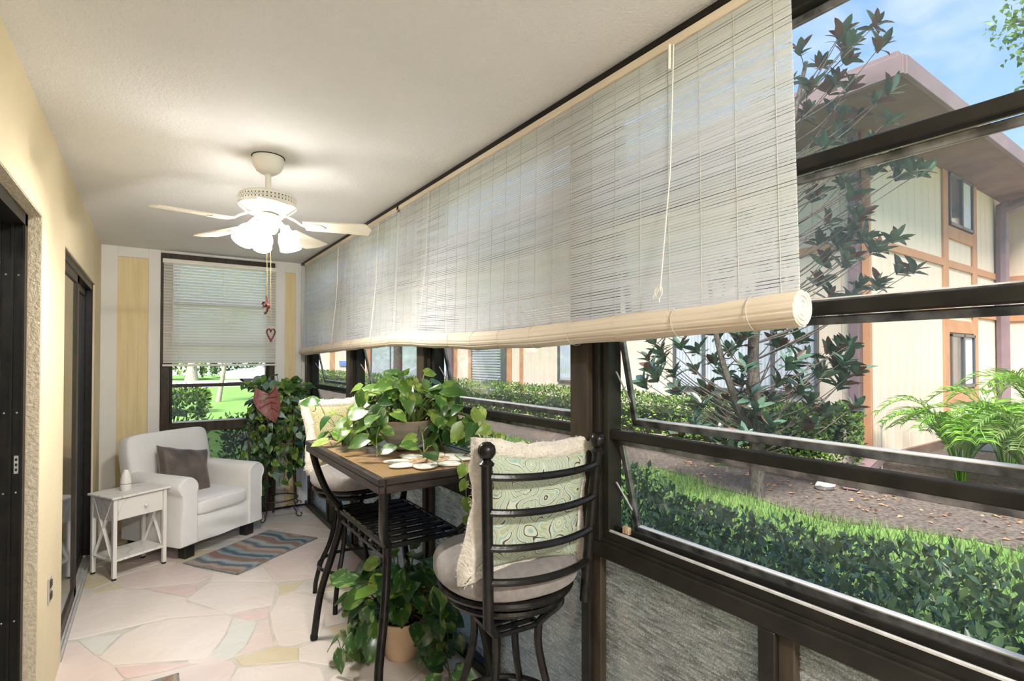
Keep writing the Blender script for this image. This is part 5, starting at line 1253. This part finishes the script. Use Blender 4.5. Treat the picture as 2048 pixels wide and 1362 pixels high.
def ring_vines(n, a0, a1, r_, z0, rmid, zmid, rend, zend, seed, sp_=0.06, sc_=0.9):
    rr = random.Random(seed); V = []
    for k in range(n):
        a = lerp(a0, a1, (k+0.5)/n) + rr.uniform(-0.15, 0.15); b = a + rr.uniform(-0.4, 0.4)
        c, s = math.cos(a), math.sin(a); c2, s2 = math.cos(b), math.sin(b)
        re = rend*rr.uniform(0.6, 1.1); ze = zend if not isinstance(zend, tuple) else rr.uniform(*zend)
        V.append(([(c*r_*0.6, s*r_*0.6, z0), (c*r_, s*r_, z0+0.03), (c*rmid, s*rmid, zmid), (c2*re, s2*re, ze)], sp_, sc_))
    return V
bz = TH+0.0145
bp_ = thing('bowl_planter', 'brown-grey ceramic bowl of trailing variegated pothos on the bar table', 'potted plant', (PB[0], PB[1], bz))
MB().lathe([(0, 0.0), (0.070, 0.0), (0.078, 0.006), (0.098, 0.030), (0.125, 0.065), (0.146, 0.100), (0.156, 0.120), (0.160, 0.131), (0.156, 0.134), (0.150, 0.128), (0.138, 0.10), (0, 0.10)], 40).build('bowl', 'ceramic_bowl', bp_)
MB().tube([(0.1585*math.cos(t), 0.1585*math.sin(t), 0.131) for t in np.linspace(0, 2*PI, 40, endpoint=False)], 0.0035, 6, closed=True).build('rim', 'mat_edge', bp_, label='reddish-brown glazed rim')
MB().lathe([(0, 0.125), (0.08, 0.121), (0.147, 0.112)], 28).build('soil', 'soil', bp_)
v = ring_vines(7, 2.1, 3.75, 0.15, 0.13, 0.24, 0.10, 0.34, 0.01, 21) + ring_vines(2, 4.9, 5.6, 0.15, 0.13, 0.24, 0.10, 0.34, 0.01, 23) + ring_vines(5, 5.2, 6.6, 0.15, 0.13, 0.23, 0.12, 0.36, 0.02, 22)
v += [([(-0.1, 0.05, 0.12), (-0.16, 0.1, 0.14), (-0.22, 0.2, 0.08), (-0.28, 0.30, 0.10), (-0.31, 0.34, 0.17)], 0.05, 1.0),
      ([(-0.1, 0.0, 0.12), (-0.17, 0.05, 0.1), (-0.23, 0.15, 0.02), (-0.29, 0.33, 0.02)], 0.06, 0.8),
      ([(0.05, -0.12, 0.12), (0.1, -0.25, 0.12), (0.15, -0.42, 0.10), (0.16, -0.58, 0.09)], 0.05, 0.9),
      ([(0.06, -0.1, 0.12), (0.12, -0.2, 0.18), (0.17, -0.34, 0.16), (0.19, -0.46, 0.06)], 0.045, 0.9),
      ([(0.0, -0.14, 0.12), (0.0, -0.20, 0.08), (-0.05, -0.33, 0.01), (-0.1, -0.42, 0.015)], 0.06, 0.8)]
pothos(bp_, 0.118, 0.12, [(0, 2*PI, 0.02, 0.13, 0.12, 0.24, 22), (2.2, 3.8, 0.12, 0.24, 0.03, 0.17, 20), (3.8, 5.0, 0.02, 0.13, 0.10, 0.2, 10), (5.0, 6.6, 0.12, 0.26, 0.03, 0.2, 26), (0.6, 2.6, 0.1, 0.2, 0.05, 0.18, 10)], v, 0.088, ['pothos', 'pothos_lite', 'pothos_dark'], [5, 3, 3], 31, 0.0, xmax=0.235, origin=(PB[0], PB[1], bz))
# two vines hanging over the near edge belong to the same plant
r_ = random.Random(5)
for path in ([(0.03, -0.46, 0.02), (0.00, -0.60, 0.0), (-0.01, -0.63, -0.12), (0.005, -0.64, -0.26), (0.0, -0.63, -0.34)],):
    pts = smoothpath(path, 6); MB().tube(pts, 0.0025, 5).build('vine', 'stem', bp_)
    place_leaves(bp_, [(pts[i], Vector((-0.4, -0.3, -0.8)) + rv(r_)*0.6, Vector((-0.4, -0.7, 0.4)), r_.uniform(0.04, 0.07), r_.randrange(4), 1) for i in range(6, len(pts), 3)], G_POTHOS, ['pothos', 'pothos_lite'], origin=(PB[0], PB[1], bz))

FP = (1.05, 2.50)
fp = thing('floor_planter', 'peach clay pot of dark trailing pothos on the floor under the bar table', 'potted plant', (FP[0], FP[1], 0))
MB().lathe([(0, 0.0), (0.072, 0.0), (0.082, 0.010), (0.100, 0.10), (0.112, 0.165), (0.120, 0.170), (0.122, 0.195), (0.114, 0.196), (0.108, 0.17), (0, 0.165)], 32).build('pot', 'terracotta', fp)
MB().lathe([(0, 0.185), (0.11, 0.178)], 24).build('soil', 'soil', fp)
v = ring_vines(7, 2.3, 3.85, 0.115, 0.20, 0.22, 0.20, 0.30, (0.03, 0.12), 41, 0.065) + ring_vines(5, 4.95, 6.0, 0.115, 0.20, 0.22, 0.20, 0.30, (0.02, 0.12), 43, 0.065) + ring_vines(4, 5.6, 6.5, 0.11, 0.2, 0.19, 0.22, 0.25, (0.03, 0.15), 42, 0.06)
v += [([(0.02, -0.1, 0.2), (0.06, -0.2, 0.2), (0.08, -0.32, 0.1), (0.05, -0.42, 0.03)], 0.06, 1.0), ([(0.02, -0.1, 0.2), (0.05, -0.2, 0.15), (0.09, -0.26, 0.06), (0.1, -0.34, 0.02)], 0.06, 1.0)]
pothos(fp, 0.18, 0.09, [(0, 2*PI, 0.02, 0.14, 0.14, 0.33, 22), (2.2, 3.8, 0.12, 0.27, 0.06, 0.26, 24), (3.8, 5.0, 0.04, 0.17, 0.13, 0.30, 14), (5.0, 6.4, 0.10, 0.26, 0.04, 0.24, 18)], v, 0.098, ['pothos', 'pothos_lite', 'pothos_dark'], [3, 1, 6], 51, 0.0, xmax=0.215, origin=(FP[0], FP[1], 0), stem='stem_dark')

# ================================================================== PLANT STAND
SPX, SPY = 0.985, 5.27
ps_ = thing('plant_stand', 'brown wrought iron plant stand with scrolled feet in the far corner', 'plant stand', (SPX, SPY, 0))
def scroll(cx, cz, r0, r1, a0, a1, n=16): return [(cx+lerp(r0, r1, k/n)*math.cos(lerp(a0, a1, k/n)), cz+lerp(r0, r1, k/n)*math.sin(lerp(a0, a1, k/n))) for k in range(n+1)]
MB().tube([(0.165*math.cos(t), 0.165*math.sin(t), 0.185) for t in np.linspace(0, 2*PI, 32, endpoint=False)], 0.0065, 6, closed=True).build('lower_ring', 'iron_brown', ps_)
MB().tube([(0.13*math.cos(t), 0.13*math.sin(t), 0.90) for t in np.linspace(0, 2*PI, 32, endpoint=False)], 0.006, 6, closed=True).build('upper_ring', 'iron_brown', ps_)
for az in (-25, 95, 215):
    a = R(az); c, s = math.cos(a), math.sin(a)
    f3 = lambda P: [(x*c, x*s, z) for x, z in P]
    prof = scroll(0.158, 0.155, 0.004, 0.022, 2.5, -3.2)[::1] + scroll(0.165, 0.095, 0.028, 0.030, 2.2, 4.2, 8) + scroll(0.19, 0.035, 0.036, 0.008, 2.6, 7.5)
    MB().tube(f3(prof), 0.0055, 6).build('scroll_foot', 'iron_brown', ps_)
    MB().tube(f3(scroll(0.19, 0.135, 0.024, 0.005, 3.4, -1.2)), 0.0045, 6).build('scroll', 'iron_brown', ps_)
    MB().tube(f3([(0.15, 0.17), (0.135, 0.5), (0.128, 0.90)]), 0.013, 8).build('post', 'iron_brown', ps_)
sp_ = thing('hanging_planter', 'tall cascading pothos and ivy with one red-veined caladium leaf on the iron stand', 'potted plant', (SPX, SPY, 0.895))
MB().lathe([(0, 0.0), (0.085, 0.0), (0.11, 0.06), (0.135, 0.15), (0.14, 0.16), (0.13, 0.16), (0.12, 0.13), (0, 0.13)], 28).build('pot', 'core_dark', sp_)
v = []
rr = random.Random(77)
for k in range(46):
    a = lerp(2.2, 6.9, k/45) + rr.uniform(-0.1, 0.1); c, s = math.cos(a), math.sin(a); zb = rr.choice([-0.15, -0.25, -0.35, -0.45, -0.55, -0.62]); ro = rr.uniform(0.17, 0.27)
    if c > 0.5: zb = max(zb, -0.45)
    v.append(([(c*0.1, s*0.1, 0.16), (c*0.17, s*0.17, 0.20), (c*ro, s*ro, 0.05), (c*ro*1.02, s*ro, lerp(0.05, zb, 0.5)), (c*ro*0.9+rr.uniform(-.04, .04), s*ro*0.9, zb)], 0.065, 0.85))
pothos(sp_, 0.14, 0.10, [(0, 2*PI, 0.02, 0.2, 0.10, 0.30, 40), (2.0, 6.9, 0.14, 0.29, -0.05, 0.24, 80)], v, 0.082, ['pothos', 'pothos_lite', 'pothos_dark', 'ivy_grey'], [5, 2, 4, 3], 61, -0.85, xmax=0.285, origin=(SPX, SPY, 0.9), geos=G_POTHOS[:2]+G_IVY, limit=300, stem='stem_dark')
cg = [leafgeo([0, 0.15, 0.4, 0.65, 0.85, 1.0], [0.30, 0.42, 0.40, 0.26, 0.12, 0.0], 0.75, 0.25, 0.28, 0.09)]
place_leaves(sp_, [((-0.13, -0.24, 0.27), (0.12, -0.25, -0.95), (-0.45, -0.85, 0.25), 0.26, 0, 0)], cg, ['caladium'], name='caladium_leaf', origin=(SPX, SPY, 0.9))
cal = [o for o in COL.objects if o.name.startswith('caladium_leaf')][0]
def cz(x, y): return -0.25*y*y + abs(x)*0.75 + 0.012
for pts in [[(0, 0.0), (0, 0.5), (0, 0.97)]] + [[(0, y0), (s_*0.16, y0+d_), (s_*0.30, y0+2.1*d_)] for y0, d_ in ((0.02, -0.06), (0.12, 0.03), (0.28, 0.07), (0.45, 0.09)) for s_ in (-1, 1)]:
    MB().tube([(x*(1.0 if y < 0.5 else 0.6), y, cz(x*(1.0 if y < 0.5 else 0.6), y)) for x, y in pts], 0.016, 5).build('vein', 'vase_line', cal)

# ================================================================== BAR STOOLS
def bar_stool(label, loc, rz):
    t_ = thing('bar_stool', label, 'bar stool', loc, rz, group='black iron swivel bar stools')
    # local: sitter faces +y, back at -y
    mb = MB(); squad(mb, (0, 0.005, 0.752), (0.252, 0.250, 0.062), 0.55, 0.85, 40, 16).build('seat_cushion', 'seat_fabric', t_, 60)
    def ring(r, z, tr, flat=None, n=40): return MB().tube([(r*math.cos(a), r*math.sin(a), z) for a in np.linspace(0, 2*PI, n, endpoint=False)], tr, 8, closed=True, flat=flat)
    ring(0.232, 0.694, 0.014).build('seat_ring', 'black_iron', t_); ring(0.205, 0.655, 0.014).build('swivel_ring', 'black_iron', t_)
    MB().lathe([(0, 0.665), (0.12, 0.665), (0.13, 0.678), (0.225, 0.690), (0.225, 0.697), (0, 0.70)], 32).build('seat_pan', 'black_iron', t_)
    for s_ in (-1, 1):
        p = MB().tube(smoothpath([(s_*0.186, -0.222, 0.655), (s_*0.192, -0.232, 0.80), (s_*0.202, -0.246, 1.0), (s_*0.212, -0.262, 1.168)], 5), 0.0175, 10).build('back_post', 'black_iron', t_)
        MB().lathe([(0, 0), (0.022, 0.0), (0.024, 0.006), (0.018, 0.012), (0.012, 0.018), (0.020, 0.024), (0.027, 0.036), (0.028, 0.046), (0.024, 0.060), (0.012, 0.070), (0, 0.072)], 18, (s_*0.2125, -0.263, 1.163)).build('finial', 'black_iron', p)
    for z in (1.128, 1.018, 0.908, 0.800):
        f = (z-0.655)/0.513; xx = lerp(0.186, 0.212, f); yy = lerp(-0.222, -0.262, f)
        MB().tube(bez((-xx, yy, z), (-xx*0.45, yy-0.055, z-0.012), (xx*0.45, yy-0.055, z-0.012), (xx, yy, z), 12), 0.0125, 8).build('back_slat', 'black_iron', t_)
    for sx_ in (-1, 1):
        for sy_ in (-1, 1):
            up = smoothpath([(sx_*0.142, sy_*0.142, 0.655), (sx_*0.138, sy_*0.138, 0.62), (sx_*0.105, sy_*0.105, 0.575), (sx_*0.086, sy_*0.086, 0.545)], 5)
            dn = smoothpath([(sx_*0.086, sy_*0.086, 0.545), (sx_*0.086, sy_*0.086, 0.46), (sx_*0.11, sy_*0.11, 0.32), (sx_*0.148, sy_*0.148, 0.20), (sx_*0.172, sy_*0.172, 0.08), (sx_*0.178, sy_*0.178, 0.0)], 5)
            MB().tube(up, 0.0145, 8).tube(dn, 0.0145, 8).build('leg', 'black_iron', t_)
    ring(0.205, 0.215, 0.010).build('foot_ring', 'black_iron', t_)
    rk = MB()
    for s_ in (-1, 1): rk.cbox((s_*0.086-0.008, -0.086, 0.530), (s_*0.086+0.008, 0.086, 0.548), 0.002)
    rk.build('rack_rail', 'black_iron', t_)
    for y in (-0.086, -0.045, 0.0, 0.045, 0.086): MB().tube([(-0.086, y, 0.54), (0.086, y, 0.54)], 0.009, 6).build('rack_bar', 'black_iron', t_)
    return t_
def stool_pillow(label, mat, M):
    t_ = thing('pillow', label, 'pillow', (0, 0, 0), group='paisley fringed stool pillows')
    t_.matrix_world = M
    mb = MB(); pillow_geo(mb, 0.445, 0.42, 0.12, 0.17, 24, 0.42).build('cover', mat, t_, 70)
    E_ = pillow_edge(0.480, 0.455, 0.19, 16); mb = MB(); rr = random.Random(9)
    # shaggy border: a thick soft roll with tufts
    mb.tube([(x+rr.uniform(-.003, .003), y+rr.uniform(-.003, .003), z+rr.uniform(-.003, .003)) for x, y, z in E_], [0.032+rr.uniform(-0.004, 0.004) for _ in E_], 9, closed=True)
    fr = mb.build('fringe', 'fringe', t_, 80, label='cream fluffy border')
    n = 2600; P = np.zeros((n, 3)); Dv = np.zeros((n, 3))
    for k in range(n):
        u = rr.random()*len(E_); i = int(u); p = Vector(E_[i]).lerp(Vector(E_[(i+1) % len(E_)]), u-i); d = rv(rr); P[k] = p+d*0.028; Dv[k] = (d+rv(rr)*0.5).normalized()
    Nn = unit(rng.normal(size=(n, 3))); V, F = leafcloud(P, Dv, Nn, np.full(n, 0.014)*rng.uniform(0.6, 1.3, n), 0.18, 0.0)
    mobj('fringe_tufts', fastmesh('fringe_tufts', V, F, 'fringe'), t_, kind='stuff')
    return t_
NS = (1.064, 1.59, R(-4.5)); FS = (1.055, 3.30, R(180+4))
bar_stool('black iron bar stool nearest the viewer, seen from behind', (NS[0], NS[1], 0), NS[2])
bar_stool('black iron bar stool at the far end of the bar table', (FS[0], FS[1], 0), FS[2])
stool_pillow('green paisley pillow with cream fringe behind the slats of the near bar stool', 'paisley', Matrix.Translation((NS[0], NS[1], 0)) @ Matrix.Rotation(NS[2], 4, 'Z') @ Matrix.Translation((0.012, -0.155, 0.985)) @ Matrix.Rotation(R(5), 4, 'X') @ Matrix.Rotation(R(4), 4, 'Y'))
stool_pillow('yellow-green paisley pillow with cream fringe on the far bar stool', 'paisley_warm', Matrix.Translation((FS[0], FS[1], 0)) @ Matrix.Rotation(FS[2], 4, 'Z') @ Matrix.Translation((0.02, -0.150, 1.005)) @ Matrix.Rotation(R(6), 4, 'X') @ Matrix.Rotation(R(3), 4, 'Y'))
